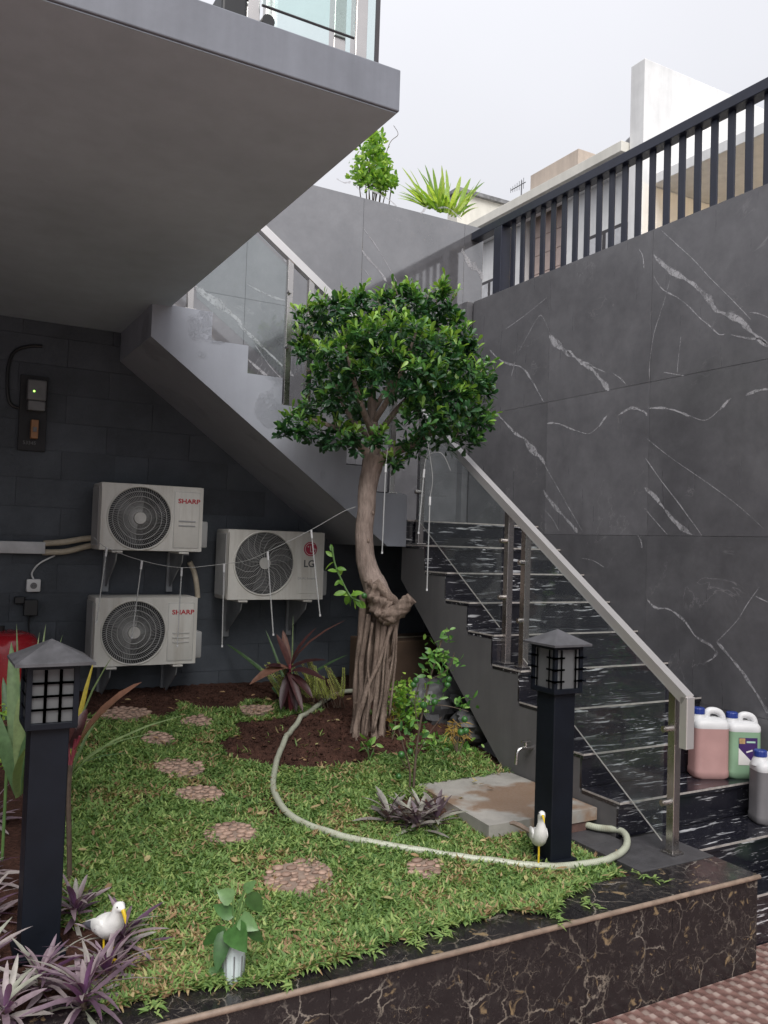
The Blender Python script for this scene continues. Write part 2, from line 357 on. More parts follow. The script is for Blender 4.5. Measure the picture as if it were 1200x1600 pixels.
def poly_mat(name, col):          # translucent plastic can
    t = NT(name); d = t.n('ShaderNodeBsdfTranslucent'); d.inputs[0].default_value = (*[min(1, c*1.15) for c in col], 1)
    c2 = t.mix(t.ramp(t.noise(t.coord(kind='World'), 9, 4), [(0.3, 0.0), (0.7, 1.0)]), tuple(c*0.9 for c in col), tuple(min(1, c*1.08) for c in col))
    p = t.bsdf(c2, 0.38, 0, 0.45); ms = t.n('ShaderNodeMixShader'); ms.inputs[0].default_value = 0.3
    t.t.links.new(p, ms.inputs[1]); t.t.links.new(d.outputs[0], ms.inputs[2]); M[name] = t.done(ms.outputs[0])
poly_mat('can_white', (0.74, 0.74, 0.75)); poly_mat('can_pink', (0.50, 0.30, 0.285)); poly_mat('can_green', (0.28, 0.44, 0.29)); poly_mat('can_grey', (0.22, 0.21, 0.22))

def rod_mat():
    t = NT('clear_rod'); tr = t.n('ShaderNodeBsdfTransparent'); tr.inputs[0].default_value = (0.9, 0.92, 0.93, 1)
    p = t.bsdf((0.50, 0.50, 0.50), 0.12, 0, 0.6); ms = t.n('ShaderNodeMixShader'); ms.inputs[0].default_value = 0.55
    t.t.links.new(tr.outputs[0], ms.inputs[1]); t.t.links.new(p, ms.inputs[2]); M['clear_rod'] = t.done(ms.outputs[0])
rod_mat()

def hose_mat():
    t = NT('hose_green'); u = t.attr('along'); v = t.attr('around')
    tw = t.math('SINE', t.math('ADD', t.math('MULTIPLY', u.outputs['Fac'], 620.0), t.math('MULTIPLY', v.outputs['Fac'], 2*PI)))
    d = t.noise(t.coord(kind='World'), 14, 5, 0.65)
    cc = t.mix(t.ramp(tw, [(0.0, 0.0), (0.6, 1.0)]), (0.35, 0.365, 0.285), (0.41, 0.425, 0.34))
    cc = t.mix(t.ramp(d, [(0.5, 0.0), (0.7, 0.5)]), cc, (0.15, 0.12, 0.075))
    M['hose_green'] = t.done(t.bsdf(cc, 0.36, 0, 0.5, t.bump(tw, 0.03, 0.002)))
hose_mat()

def bark_mat():
    t = NT('bark'); c = t.coord((1, 1, 0.35), 'World')
    a = t.noise(c, 14, 6, 0.7); b = t.noise(t.coord((1, 1, 0.16), 'World'), 70, 4, 0.65); g = t.noise(t.coord(kind='World'), 3, 4)
    cc = t.mix(t.ramp(a, [(0.3, 0.0), (0.7, 1.0)]), (0.16, 0.118, 0.10), (0.40, 0.315, 0.275))
    cc = t.mix(1.0, cc, t.ramp(b, [(0.3, 0.75), (0.7, 1.15)]), 'MULTIPLY')
    cc = t.mix(1.0, cc, t.ramp(g, [(0.3, 0.85), (0.7, 1.1)]), 'MULTIPLY')
    M['bark'] = t.done(t.bsdf(cc, 0.8, 0, 0.25, t.bump(t.math('ADD', a, t.math('MULTIPLY', b, 0.9)), 0.85, 0.014)))
    t = NT('root_bark'); c = t.coord((1, 1, 0.2), 'World')
    a = t.noise(c, 30, 6, 0.7); g = t.noise(t.coord(kind='World'), 7, 5)
    cc = t.mix(t.ramp(a, [(0.3, 0.0), (0.7, 1.0)]), (0.10, 0.07, 0.056), (0.34, 0.26, 0.215))
    cc = t.mix(1.0, cc, t.ramp(g, [(0.3, 0.75), (0.7, 1.2)]), 'MULTIPLY')
    M['root_bark'] = t.done(t.bsdf(cc, 0.85, 0, 0.2, t.bump(t.math('ADD', a, t.noise(t.coord(kind='World'), 60, 5, 0.7)), 0.9, 0.014)))
bark_mat()

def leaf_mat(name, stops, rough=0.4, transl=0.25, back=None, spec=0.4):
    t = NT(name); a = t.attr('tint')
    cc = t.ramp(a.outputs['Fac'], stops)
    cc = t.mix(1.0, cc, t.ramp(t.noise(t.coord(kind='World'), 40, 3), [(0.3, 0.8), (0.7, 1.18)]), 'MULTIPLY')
    if back:
        g = t.n('ShaderNodeNewGeometry'); cc = t.mix(g.outputs['Backfacing'], cc, t.mix(0.25, back, cc))
    p = t.bsdf(cc, rough, 0, spec); d = t.n('ShaderNodeBsdfTranslucent'); t.set(d.inputs[0], t.mix(1.0, cc, (1.5, 1.6, 0.8), 'MULTIPLY'))
    ms = t.n('ShaderNodeMixShader'); ms.inputs[0].default_value = transl
    t.t.links.new(p, ms.inputs[1]); t.t.links.new(d.outputs[0], ms.inputs[2]); M[name] = t.done(ms.outputs[0])
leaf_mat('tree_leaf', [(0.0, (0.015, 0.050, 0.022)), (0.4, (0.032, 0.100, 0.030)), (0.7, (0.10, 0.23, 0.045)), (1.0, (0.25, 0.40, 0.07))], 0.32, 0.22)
leaf_mat('grass_leaf', [(0.0, (0.075, 0.15, 0.045)), (0.45, (0.18, 0.28, 0.085)), (0.72, (0.34, 0.42, 0.145)), (0.82, (0.42, 0.34, 0.18)), (0.92, (0.36, 0.235, 0.13)), (1.0, (0.20, 0.12, 0.07))], 0.55, 0.25, spec=0.25)
leaf_mat('purple_leaf', [(0.0, (0.10, 0.055, 0.095)), (0.45, (0.25, 0.185, 0.215)), (0.75, (0.35, 0.295, 0.30)), (1.0, (0.31, 0.33, 0.26))], 0.4, 0.2, back=(0.21, 0.075, 0.235))
leaf_mat('silver_leaf', [(0.0, (0.11, 0.07, 0.10)), (0.5, (0.21, 0.185, 0.175)), (1.0, (0.30, 0.30, 0.25))], 0.4, 0.2, back=(0.13, 0.06, 0.12))
leaf_mat('burgundy_leaf', [(0.0, (0.035, 0.012, 0.016)), (0.5, (0.085, 0.034, 0.034)), (1.0, (0.24, 0.125, 0.085))], 0.4, 0.25)
leaf_mat('strap_leaf', [(0.0, (0.035, 0.085, 0.04)), (0.5, (0.085, 0.15, 0.065)), (0.85, (0.20, 0.26, 0.12)), (1.0, (0.45, 0.36, 0.06))], 0.4, 0.25)
leaf_mat('fern_leaf', [(0.0, (0.19, 0.24, 0.05)), (0.5, (0.38, 0.42, 0.10)), (1.0, (0.30, 0.20, 0.09))], 0.5, 0.3)
leaf_mat('lime_leaf', [(0.0, (0.035, 0.11, 0.03)), (0.5, (0.10, 0.24, 0.05)), (1.0, (0.24, 0.40, 0.09))], 0.35, 0.3)
leaf_mat('fresh_leaf', [(0.0, (0.08, 0.20, 0.03)), (0.5, (0.19, 0.36, 0.05)), (1.0, (0.36, 0.50, 0.09))], 0.4, 0.35)
leaf_mat('dry_leaf', [(0.0, (0.25, 0.14, 0.04)), (0.5, (0.48, 0.30, 0.06)), (1.0, (0.60, 0.45, 0.14))], 0.6, 0.3)
leaf_mat('pothos_leaf', [(0.0, (0.03, 0.085, 0.025)), (0.5, (0.07, 0.165, 0.045)), (1.0, (0.17, 0.29, 0.12))], 0.3, 0.25)
leaf_mat('sky_strap', [(0.0, (0.10, 0.20, 0.03)), (0.5, (0.24, 0.37, 0.06)), (1.0, (0.42, 0.50, 0.12))], 0.4, 0.45)
simple('stem_brown', (0.10, 0.07, 0.05), 0.7, var=0.3, scale=30, bump=0.3)
simple('stem_green', (0.09, 0.17, 0.05), 0.5, var=0.3, scale=30)
simple('stem_red', (0.20, 0.035, 0.05), 0.45, var=0.3, scale=30)
simple('pebble', (0.35, 0.235, 0.18), 0.6, var=0.35, scale=30)
simple('pebble_dark', (0.23, 0.15, 0.115), 0.6, var=0.3, scale=26)
simple('mortar', (0.24, 0.175, 0.14), 0.85, var=0.35, scale=20, bump=0.5)
def emit(name, col, s):
    t = NT(name); e = t.n('ShaderNodeEmission'); e.inputs[0].default_value = (*col, 1); e.inputs[1].default_value = s; M[name] = t.done(e.outputs[0])
emit('led_green', (0.35, 1.0, 0.12), 2.0); emit('lamp_warm', (1.0, 0.72, 0.36), 6.0)

# ---------------------------------------------------------------- mesh helpers
ORG = {}
def org(o): return ORG.get(o.name, np.zeros(3)) if o is not None else np.zeros(3)
def tag(o, label=None, cat=None, group=None, kind=None):
    if label: o['label'] = label
    if cat: o['category'] = cat
    if group: o['group'] = group
    if kind: o['kind'] = kind
    return o
def thing(name, loc, label, cat, group=None):
    o = bpy.data.objects.new(name, None); COL.objects.link(o); o.location = tuple(map(float, loc)); o.empty_display_size = 0.1
    ORG[o.name] = np.array(loc, float)
    return tag(o, label, cat, group)
def structure(name, loc=(0, 0, 0)):
    o = bpy.data.objects.new(name, None); COL.objects.link(o); o.location = loc; ORG[o.name] = np.array(loc, float); o['kind'] = 'structure'; return o
def raw(name, V, Fc, mat, parent=None, smooth=False, attrs=None, loc=None):
    """one mesh object from world-space vertices"""
    V = np.asarray(V, float).reshape(-1, 3)
    po = org(parent)
    if loc is None: loc = po if parent is not None else np.zeros(3)
    me = bpy.data.meshes.new(name)
    L = V - np.asarray(loc)
    if isinstance(Fc, np.ndarray) and Fc.ndim == 2:
        n, k = Fc.shape
        me.vertices.add(len(L)); me.vertices.foreach_set('co', L.astype(np.float32).ravel())
        me.loops.add(n*k); me.loops.foreach_set('vertex_index', Fc.astype(np.int32).ravel())
        me.polygons.add(n); me.polygons.foreach_set('loop_start', np.arange(0, n*k, k, dtype=np.int32)); me.polygons.foreach_set('loop_total', np.full(n, k, np.int32))
        me.update(calc_edges=True)
    else:
        me.from_pydata([tuple(v) for v in L], [], [tuple(int(i) for i in f) for f in Fc]); me.update()
    if attrs:
        for an, av in attrs.items():
            a = me.attributes.new(an, 'FLOAT', 'POINT'); a.data.foreach_set('value', np.asarray(av, np.float32))
    if mat: me.materials.append(M[mat])
    if smooth: me.polygons.foreach_set('use_smooth', np.ones(len(me.polygons), bool))
    o = bpy.data.objects.new(name, me); COL.objects.link(o)
    if parent is not None:
        o.parent = parent; o.location = tuple(np.asarray(loc) - po)
    else: o.location = tuple(loc)
    ORG[o.name] = np.asarray(loc, float)
    return o

class MB:
    def __init__(s): s.v = []; s.f = []; s.at = {}
    def add(s, V, F):
        k = len(s.v); s.v.extend([tuple(map(float, p)) for p in V]); s.f.extend([tuple(i+k for i in f) for f in F]); return s
    def box(s, a, b, bev=0.0, rot=None, piv=None):
        a = np.minimum(a, b).astype(float) if False else np.array([min(a[i], b[i]) for i in range(3)], float); b2 = np.array(b, float)
        hi = np.maximum(np.array(a), b2); lo = a
        bev = min(bev, *(0.45*(hi-lo)))
        if bev <= 0:
            V = [(x, y, z) for x in (lo[0], hi[0]) for y in (lo[1], hi[1]) for z in (lo[2], hi[2])]
            F = [(0, 1, 3, 2), (4, 6, 7, 5), (0, 4, 5, 1), (2, 3, 7, 6), (0, 2, 6, 4), (1, 5, 7, 3)]
        else:
            bm = bmesh.new(); bmesh.ops.create_cube(bm, size=1.0)
            bmesh.ops.scale(bm, vec=hi-lo, verts=bm.verts); bmesh.ops.bevel(bm, geom=bm.edges[:], offset=bev, segments=2, profile=0.5, affect='EDGES')
            bmesh.ops.translate(bm, vec=(hi+lo)/2, verts=bm.verts); bm.verts.index_update()
            V = [tuple(v.co) for v in bm.verts]; F = [tuple(v.index for v in f.verts) for f in bm.faces]; bm.free()
        if rot is not None:
            pv = Vector(piv if piv is not None else (lo+hi)/2); V = [tuple(rot @ (Vector(v)-pv) + pv) for v in V]
        return s.add(V, F)
    def tube(s, pts, rad, n=8, cap=True, ell=None):
        P = [np.array(p, float) for p in pts]; m = len(P)
        rad = [rad]*m if np.isscalar(rad) else list(rad)
        T = [P[min(i+1, m-1)]-P[max(i-1, 0)] for i in range(m)]; T = [t/(np.linalg.norm(t)+1e-9) for t in T]
        u = np.cross(T[0], (0, 0, 1.0)); u = np.cross(T[0], (1.0, 0, 0)) if np.linalg.norm(u) < 0.1 else u; u /= np.linalg.norm(u)
        V = []; F = []
        for i in range(m):
            u = u - T[i]*float(u @ T[i]); u /= (np.linalg.norm(u)+1e-9); w = np.cross(T[i], u)
            for k in range(n):
                a = 2*PI*k/n; V.append(P[i] + rad[i]*(u*math.cos(a) + w*math.sin(a)))
        for i in range(m-1):
            for k in range(n): F.append((i*n+k, i*n+(k+1) % n, (i+1)*n+(k+1) % n, (i+1)*n+k))
        if cap: F.append(tuple(range(n-1, -1, -1))); F.append(tuple((m-1)*n+k for k in range(n)))
        return s.add(V, F)
    def loft(s, secs, cap=True):
        n = len(secs[0]); V = [p for q in secs for p in q]; F = []
        for i in range(len(secs)-1):
            for k in range(n): F.append((i*n+k, i*n+(k+1) % n, (i+1)*n+(k+1) % n, (i+1)*n+k))
        if cap: F.append(tuple(range(n-1, -1, -1))); F.append(tuple((len(secs)-1)*n+k for k in range(n)))
        return s.add(V, F)
    def prism(s, poly, axis, a, b):
        """polygon in the plane across axis ('X': (y,z), 'Y': (x,z), 'Z': (x,y)) extruded a..b"""
        mk = {'X': lambda p, t: (t, p[0], p[1]), 'Y': lambda p, t: (p[0], t, p[1]), 'Z': lambda p, t: (p[0], p[1], t)}[axis]
        n = len(poly); V = [mk(p, a) for p in poly] + [mk(p, b) for p in poly]
        F = [tuple(range(n)), tuple(range(2*n-1, n-1, -1))] + [(i, i+n, (i+1) % n+n, (i+1) % n) for i in range(n)]
        bm = bmesh.new(); vs_ = [bm.verts.new(v) for v in V]
        for f in F: bm.faces.new([vs_[i] for i in f])
        bmesh.ops.recalc_face_normals(bm, faces=bm.faces); bmesh.ops.triangulate(bm, faces=[f for f in bm.faces if len(f.verts) > 4]); bm.verts.index_update()
        V = [tuple(v.co) for v in bm.verts]; F = [tuple(v.index for v in f.verts) for f in bm.faces]; bm.free()
        return s.add(V, F)
    def disc(s, c, r, axis='Y', n=32, h=0.004, r2=None):
        c = np.array(c, float); r2 = r if r2 is None else r2
        ex = {'Y': ((1, 0, 0), (0, 0, 1), (0, 1, 0)), 'Z': ((1, 0, 0), (0, 1, 0), (0, 0, 1)), 'X': ((0, 1, 0), (0, 0, 1), (1, 0, 0))}[axis]
        e0, e1, e2 = map(np.array, ex)
        return s.loft([[c + t*e2 + q*(math.cos(2*PI*k/n)*e0 + math.sin(2*PI*k/n)*e1) for k in range(n)] for t, q in ((-h/2, r), (h/2, r2))])
    def sphere(s, c, r, n=10, m=7, sc=(1, 1, 1)):
        c = np.array(c, float); secs = []
        for i in range(1, m):
            th = PI*i/m; secs.append([c + r*np.array([sc[0]*math.sin(th)*math.cos(2*PI*k/n), sc[1]*math.sin(th)*math.sin(2*PI*k/n), -sc[2]*math.cos(th)]) for k in range(n)])
        return s.loft(secs)
    def torus(s, c, R0, r, axis='Y', n=40, m=6):
        c = np.array(c, float); ex = {'Y': ((1, 0, 0), (0, 0, 1), (0, 1, 0)), 'Z': ((1, 0, 0), (0, 1, 0), (0, 0, 1))}[axis]
        e0, e1, e2 = map(np.array, ex); V = []; F = []
        for i in range(n):
            d = math.cos(2*PI*i/n)*e0 + math.sin(2*PI*i/n)*e1
            for k in range(m): V.append(c + d*(R0 + r*math.cos(2*PI*k/m)) + e2*r*math.sin(2*PI*k/m))
        for i in range(n):
            for k in range(m): F.append((i*m+k, i*m+(k+1) % m, ((i+1) % n)*m+(k+1) % m, ((i+1) % n)*m+k))
        return s.add(V, F)
    def build(s, name, mat, parent=None, smooth=False, loc=None, **kw):
        o = raw(name, s.v, s.f, mat, parent, smooth, None, loc)
        return o
def shade(o, ang=40):
    o.data.polygons.foreach_set('use_smooth', np.ones(len(o.data.polygons), bool))
    try: o.data.set_sharp_from_angle(angle=R(ang))
    except Exception: pass
    return o
def fixn(o):
    bm = bmesh.new(); bm.from_mesh(o.data); bmesh.ops.recalc_face_normals(bm, faces=bm.faces); bm.to_mesh(o.data); bm.free(); return o
def text(name, body, size, loc, mat, parent, rot=(PI/2, 0, 0), sx=1.0, ext=0.0006, align='CENTER', bold=0.0):
    cu = bpy.data.curves.new(name, 'FONT'); cu.body = body; cu.size = size; cu.extrude = ext; cu.align_x = align; cu.align_y = 'CENTER'; cu.offset = bold; cu.resolution_u = 3
    t = bpy.data.objects.new(name, cu); COL.objects.link(t)
    bpy.context.view_layer.update()
    me = bpy.data.meshes.new_from_object(t.evaluated_get(bpy.context.evaluated_depsgraph_get()))
    bpy.data.objects.remove(t); bpy.data.curves.remove(cu)
    me.name = name; me.materials.clear(); me.materials.append(M[mat])
    o = bpy.data.objects.new(name, me); COL.objects.link(o); o.parent = parent; o.location = tuple(np.array(loc)-org(parent)); o.rotation_euler = rot; o.scale = (sx, 1, 1)
    return o
def spline(pts, n=6):
    P = [np.array(p, float) for p in pts]; out = []
    for i in range(len(P)-1):
        p0, p1, p2, p3 = P[max(i-1, 0)], P[i], P[i+1], P[min(i+2, len(P)-1)]
        for k in range(n):
            t = k/n; out.append(0.5*((2*p1)+(-p0+p2)*t+(2*p0-5*p1+4*p2-p3)*t*t+(-p0+3*p1-3*p2+p3)*t**3))
    out.append(P[-1]); return out

def nrmz(a): return a/(np.linalg.norm(a, axis=-1, keepdims=True)+1e-9)
PROF = {'leaf': [(0, .12), (.22, .75), (.5, 1.0), (.78, .72), (1, .02)], 'strap': [(0, .55), (.25, .9), (.5, 1.0), (.75, .8), (.92, .4), (1, .02)],
        'blade': [(0, .7), (.5, 1.0), (1, .05)], 'obov': [(0, .1), (.35, .6), (.68, 1.0), (.9, .68), (1, .08)], 'heart': [(0, .3), (.1, .85), (.32, 1.0), (.62, .75), (.86, .34), (1, .02)]}
class Fol:
    """collects leaves as arrays: base, direction, upper normal, length, width, droop, tint"""
    def __init__(s): s.r = []
    def add(s, base, d, nr, L, W, bend=0.2, tint=0.5):
        s.r.append((*base, *d, *nr, L, W, bend, tint))
    def arr(s, A): s.r.extend(map(tuple, A))
    def mesh(s, name, mat, parent=None, prof='leaf', fold=0.12, loc=None, kind=None):
        A = np.array(s.r, float); B = A[:, 0:3]; D = nrmz(A[:, 3:6]); N = A[:, 6:9]; N = nrmz(N - D*(N*D).sum(1, keepdims=True)); S = np.cross(D, N)
        L = A[:, 9:10]; W = A[:, 10:11]; bd = A[:, 11:12]; pr = PROF[prof]; n = len(A); k = len(pr); three = fold > 0
        rows = []
        for t, w in pr:
            c = B + D*L*t - N*bd*L*t*t
            if three: rows += [c - S*W*w/2 + N*W*w*fold, c, c + S*W*w/2 + N*W*w*fold]
            else: rows += [c - S*W*w/2, c + S*W*w/2]
        q = 3 if three else 2
        V = np.stack(rows, 1); nv = V.shape[1]; F = []
        for j in range(k-1):
            for m in range(q-1): F.append([j*q+m, j*q+m+1, (j+1)*q+m+1, (j+1)*q+m])
        F = np.array(F); Fa = (F[None] + (np.arange(n)*nv)[:, None, None]).reshape(-1, 4)
        o = raw(name, V.reshape(-1, 3), Fa, mat, parent, True, {'tint': np.repeat(A[:, 12], nv)}, loc)
        if kind: o['kind'] = kind
        return o
# ================================================================ THE SETTING
XW, YB = 4.385, 6.42                     # inner face of the right wall, face of the upper back wall
def yN(k): return 3.141 + 0.2711*k       # stair nosings of the lower flight
def zN(k): return -1.2608 + 0.1798*k
PLANT_Y, PLANT_X, PLANT_Z, DRIVE_Z = 2.53, 3.41, -1.44, -1.862

# ---- ground sheet and patterned driveway tiles
g = raw('ground', [(-80, -80, DRIVE_Z-0.03), (80, -80, DRIVE_Z-0.03), (80, 80, DRIVE_Z-0.03), (-80, 80, DRIVE_Z-0.03)], [(0, 1, 2, 3)], 'grey_stone'); g['kind'] = 'structure'
dw = structure('driveway', (2, 0, DRIVE_Z))
b = MB(); b.box((-6, -8, DRIVE_Z-0.028), (4.38, 2.52, DRIVE_Z-0.006)); b.build('tile_bed', 'mortar', dw)
T = 0.41
for i in range(-8, 10):
    for j in range(-6, 7):
        x0 = 0.72 + i*T; y0 = 0.08 + j*T
        x1 = min(x0+T-0.004, 4.38); y1 = y0+T-0.004
        if x0 > 4.3 or (i < -2 and j < 0 and False): continue
        y1 = min(y1, 2.676)
        if y1 > PLANT_Y and x0 < PLANT_X:
            if x1 > PLANT_X+0.03: MB().box((PLANT_X+0.004, y0, DRIVE_Z-0.02), (x1, y1, DRIVE_Z), 0.0015).build('tile', 'patterned_tile', dw); x1 = PLANT_X+0.001
            y1 = PLANT_Y-0.002
        if y1-y0 < 0.02: continue
        MB().box((x0, y0, DRIVE_Z-0.02), (x1, y1, DRIVE_Z + 0.0006*random.random()), 0.0015).build('tile', 'patterned_tile', dw)

# ---- garden soil inside the planter
def vnoise(x, y, f, seed):
    r = np.random.default_rng(seed); G = r.random((64, 64)); X = np.asarray(x)*f + 31.3; Y = np.asarray(y)*f + 17.7
    i = np.floor(X).astype(int); j = np.floor(Y).astype(int); u = X-i; v = Y-j; u = u*u*(3-2*u); v = v*v*(3-2*v)
    q = lambda a, c: G[a % 64, c % 64]
    return (q(i, j)*(1-u)+q(i+1, j)*u)*(1-v) + (q(i, j+1)*(1-u)+q(i+1, j+1)*u)*v - 0.5
TREE = atG(582, 1150)
def mulch(x, y):                                     # 1 inside the dug bed round the tree
    x = np.asarray(x); y = np.asarray(y)
    e = np.sqrt(((x-TREE[0]+0.18)/0.80)**2 + ((y-TREE[1]-0.02)/0.46)**2) + 0.5*vnoise(x, y, 5, 3)
    return np.clip((1.05-e)/0.15, 0, 1)
def gsurf(x, y):
    m = mulch(x, y)
    return np.where((np.asarray(x) > 2.83) & (np.asarray(y) < 3.52), -1.462, gz(x, y)) - 0.012 + 0.02*vnoise(x, y, 3, 1) + 0.012*vnoise(x, y, 9, 2) + m*(0.02*vnoise(x, y, 18, 5) + 0.02*vnoise(x, y, 40, 6) + 0.015)
gx = np.linspace(-1.8, 3.25, 240); gy = np.linspace(2.60, 6.24, 180)
GX, GY = np.meshgrid(gx, gy, indexing='ij')
GZ = gsurf(GX, GY) + 0.008*np.random.default_rng(4).standard_normal(GX.shape)*(0.4+mulch(GX, GY))
V = np.stack([GX, GY, GZ], -1).reshape(-1, 3); n1 = len(gy)
I = (np.arange(len(gx)-1)[:, None]*n1 + np.arange(n1-1)[None]).ravel()
so_ = raw('garden_soil', V, np.stack([I, I+n1, I+n1+1, I+1], 1), 'soil', None, True); so_['kind'] = 'structure'
# loose crumbs of soil
cl = MB(); k = 0; Vc = []; Fc = []
cr = np.random.default_rng(9); N = 5200
px_ = cr.uniform(-0.4, 3.1, N*4); py_ = cr.uniform(2.75, 6.15, N*4); keep = (mulch(px_, py_) > 0.5) | (py_ > 5.75) | ((py_ < 3.0) & (px_ < 0.75)); px_, py_ = px_[keep][:N], py_[keep][:N]
s_ = cr.uniform(0.003, 0.013, len(px_))*(1+0.6*(cr.random(len(px_)) > 0.93)); zz = gsurf(px_, py_) + s_*0.4
tet = np.array([(1, 0, -.5), (-.6, .9, -.4), (-.5, -.8, -.5), (.1, .1, .8), (.6, .6, .2)])
tf = np.array([(0, 1, 4), (1, 3, 4), (0, 4, 3), (1, 2, 3), (2, 0, 3), (0, 2, 1)])
an = cr.uniform(0, 6.28, len(px_)); c_, s2 = np.cos(an), np.sin(an)
TV = np.stack([tet[None, :, 0]*c_[:, None]-tet[None, :, 1]*s2[:, None], tet[None, :, 0]*s2[:, None]+tet[None, :, 1]*c_[:, None], np.broadcast_to(tet[None, :, 2], (len(px_), 5))], -1)*s_[:, None, None] + np.stack([px_, py_, zz], -1)[:, None]
o = raw('soil_crumbs', TV.reshape(-1, 3), (tf[None]+(np.arange(len(px_))*5)[:, None, None]).reshape(-1, 3), 'soil'); tag(o, 'loose reddish brown soil crumbs in the planting bed', 'soil', kind='stuff')

# ---- planter: front wall cladding, top border, bull-nose edge
pl = thing('garden_planter', (1.5, PLANT_Y, DRIVE_Z), 'raised garden bed clad in black marble with gold veins', 'planter')
b = MB(); b.box((-2.2, PLANT_Y+0.016, DRIVE_Z-0.02), (PLANT_X-0.016, PLANT_Y+0.20, PLANT_Z-0.022)); b.box((PLANT_X-0.2, PLANT_Y+0.21, DRIVE_Z-0.02), (PLANT_X-0.016, yN(-1)+0.02, PLANT_Z-0.022)); b.build('planter_core', 'concrete', pl)
xs = [-2.2, -1.56, -0.99, -0.42, 0.15, 0.72, 1.27, 1.82, 2.391, 2.868, PLANT_X]
for a, c in zip(xs[:-1], xs[1:]):
    MB().box((a+0.001, PLANT_Y, DRIVE_Z-0.018), (c-0.001, PLANT_Y+0.015, PLANT_Z-0.024), 0.001).build('front_tile', 'gold_veined_marble', pl)
    MB().box((a+0.001, PLANT_Y-0.004, PLANT_Z-0.021), (c-0.001, PLANT_Y+0.235, PLANT_Z), 0.003).build('border_slab', 'gold_veined_marble', pl)
MB().box((PLANT_X-0.0145, PLANT_Y+0.017, DRIVE_Z-0.018), (PLANT_X, yN(-1)-0.03, PLANT_Z-0.024), 0.001).build('side_tile', 'gold_veined_marble', pl)
bn = MB(); bn.tube([(-2.2, PLANT_Y-0.006, PLANT_Z-0.010), (PLANT_X+0.003, PLANT_Y-0.006, PLANT_Z-0.010)], 0.0105, 10); shade(bn.build('bullnose_edge', 'tan_edge', pl))
# dark stone flags at the stair foot
for (x0, y0, x1, y1) in ((2.93, PLANT_Y+0.238, PLANT_X-0.002, 3.118), (2.93, 3.121, 3.150, 3.46)):
    MB().box((x0, y0, PLANT_Z-0.05), (x1, y1, PLANT_Z+0.003), 0.003).build('stone_flag', 'grey_stone', pl)

# ---- lower stair flight
st = thing('lower_staircase', (3.16, 3.1, -1.44), 'lower stair flight of black marble with white streaks climbing along the marble wall', 'staircase')
XS = 3.16
poly = [(yN(0)+0.016, -1.47), (yN(0)+0.016, zN(0)-0.03)]
for k in range(1, 9):
    poly += [(yN(k)+0.016, zN(k-1)-0.03), (yN(k)+0.016, zN(k)-0.03)]
poly += [(5.37, zN(8)-0.03), (5.37, -0.262), (4.066, -1.356), (3.94, -1.47)]
MB().prism(poly, 'X', XS, XW-0.006).build('stringer', 'stringer_paint', st)
for k in range(-2, 9):
    x0 = XS-0.002 if k >= 0 else PLANT_X+0.004
    yf = yN(k) if k > -2 else 2.68
    yb = yN(k+1)-0.002 if k < 8 else YB-0.004
    if k == -2: yb = yN(-1)-0.002
    tr = MB().box((x0, yf-0.008, zN(k)-0.028), (XW-0.004, yb, zN(k)), 0.002).build('tread', 'streaked_marble', st)
    zb = zN(k-1)+0.001 if k > -2 else DRIVE_Z-0.01
    MB().box((x0, yf+0.002, zb), (XW-0.004, yf+0.0145, zN(k)-0.029)).build('riser', 'streaked_marble', st)
    MB().box((x0-0.001, yf-0.0105, zN(k)-0.011), (XW-0.0045, yf-0.0085, zN(k)-0.0005)).build('nosing', 'grey_edge', st)
    if k >= 0 and k < 8:      # thin pale tile edge seen on the open side
        MB().box((x0-0.0035, yf-0.006, zN(k)-0.010), (x0-0.0015, yb-0.004, zN(k)-0.001)).build('tread_edge', 'grey_edge', st)

# ---- upper stair flight (turns left over the garden, painted grey)
us = thing('upper_staircase', (2.2, 5.31, 0.0), 'grey painted upper stair flight with stepped edge and blistered paint rising to the balcony', 'staircase')
poly = [(3.157, -0.02), (3.157, 0.145)]
poly = [(3.0, -0.02), (3.156, -0.02), (3.156, 0.362)]
for k in range(6): 
    xk = 3.15-0.2517*(k+1); poly += [(xk, 0.178+0.184*(k+1)), (xk, 0.178+0.184*(k+2))]
poly += [(1.25, 0.178+0.184*7), (1.25, 1.25)]
MB().prism(poly, 'Y', 5.31, YB-0.004).build('stair_body', 'stair_paint', us)
for k in range(7):
    x1 = 3.15-0.2517*k-0.002; x0 = x1-0.2477 if k < 6 else 1.376
    MB().box((x0, 5.36, 0.178+0.184*(k+1)+0.002), (x1, YB-0.008, 0.178+0.184*(k+1)+0.012), 0.001).build('tread', 'streaked_marble', us)

# ---- balcony slab overhead
bs = thing('balcony_slab', (1.374, 2.444, 1.458), 'cantilevered grey balcony slab overhead with pale flat soffit', 'balcony')
MB().box((-5.0, 2.444, 1.462), (1.374, 6.24, 1.606), 0.004).build('slab', 'slab_paint', bs)
MB().box((-4.99, 2.452, 1.4575), (1.366, 6.24, 1.4605)).build('soffit', 'soffit_paint', bs)

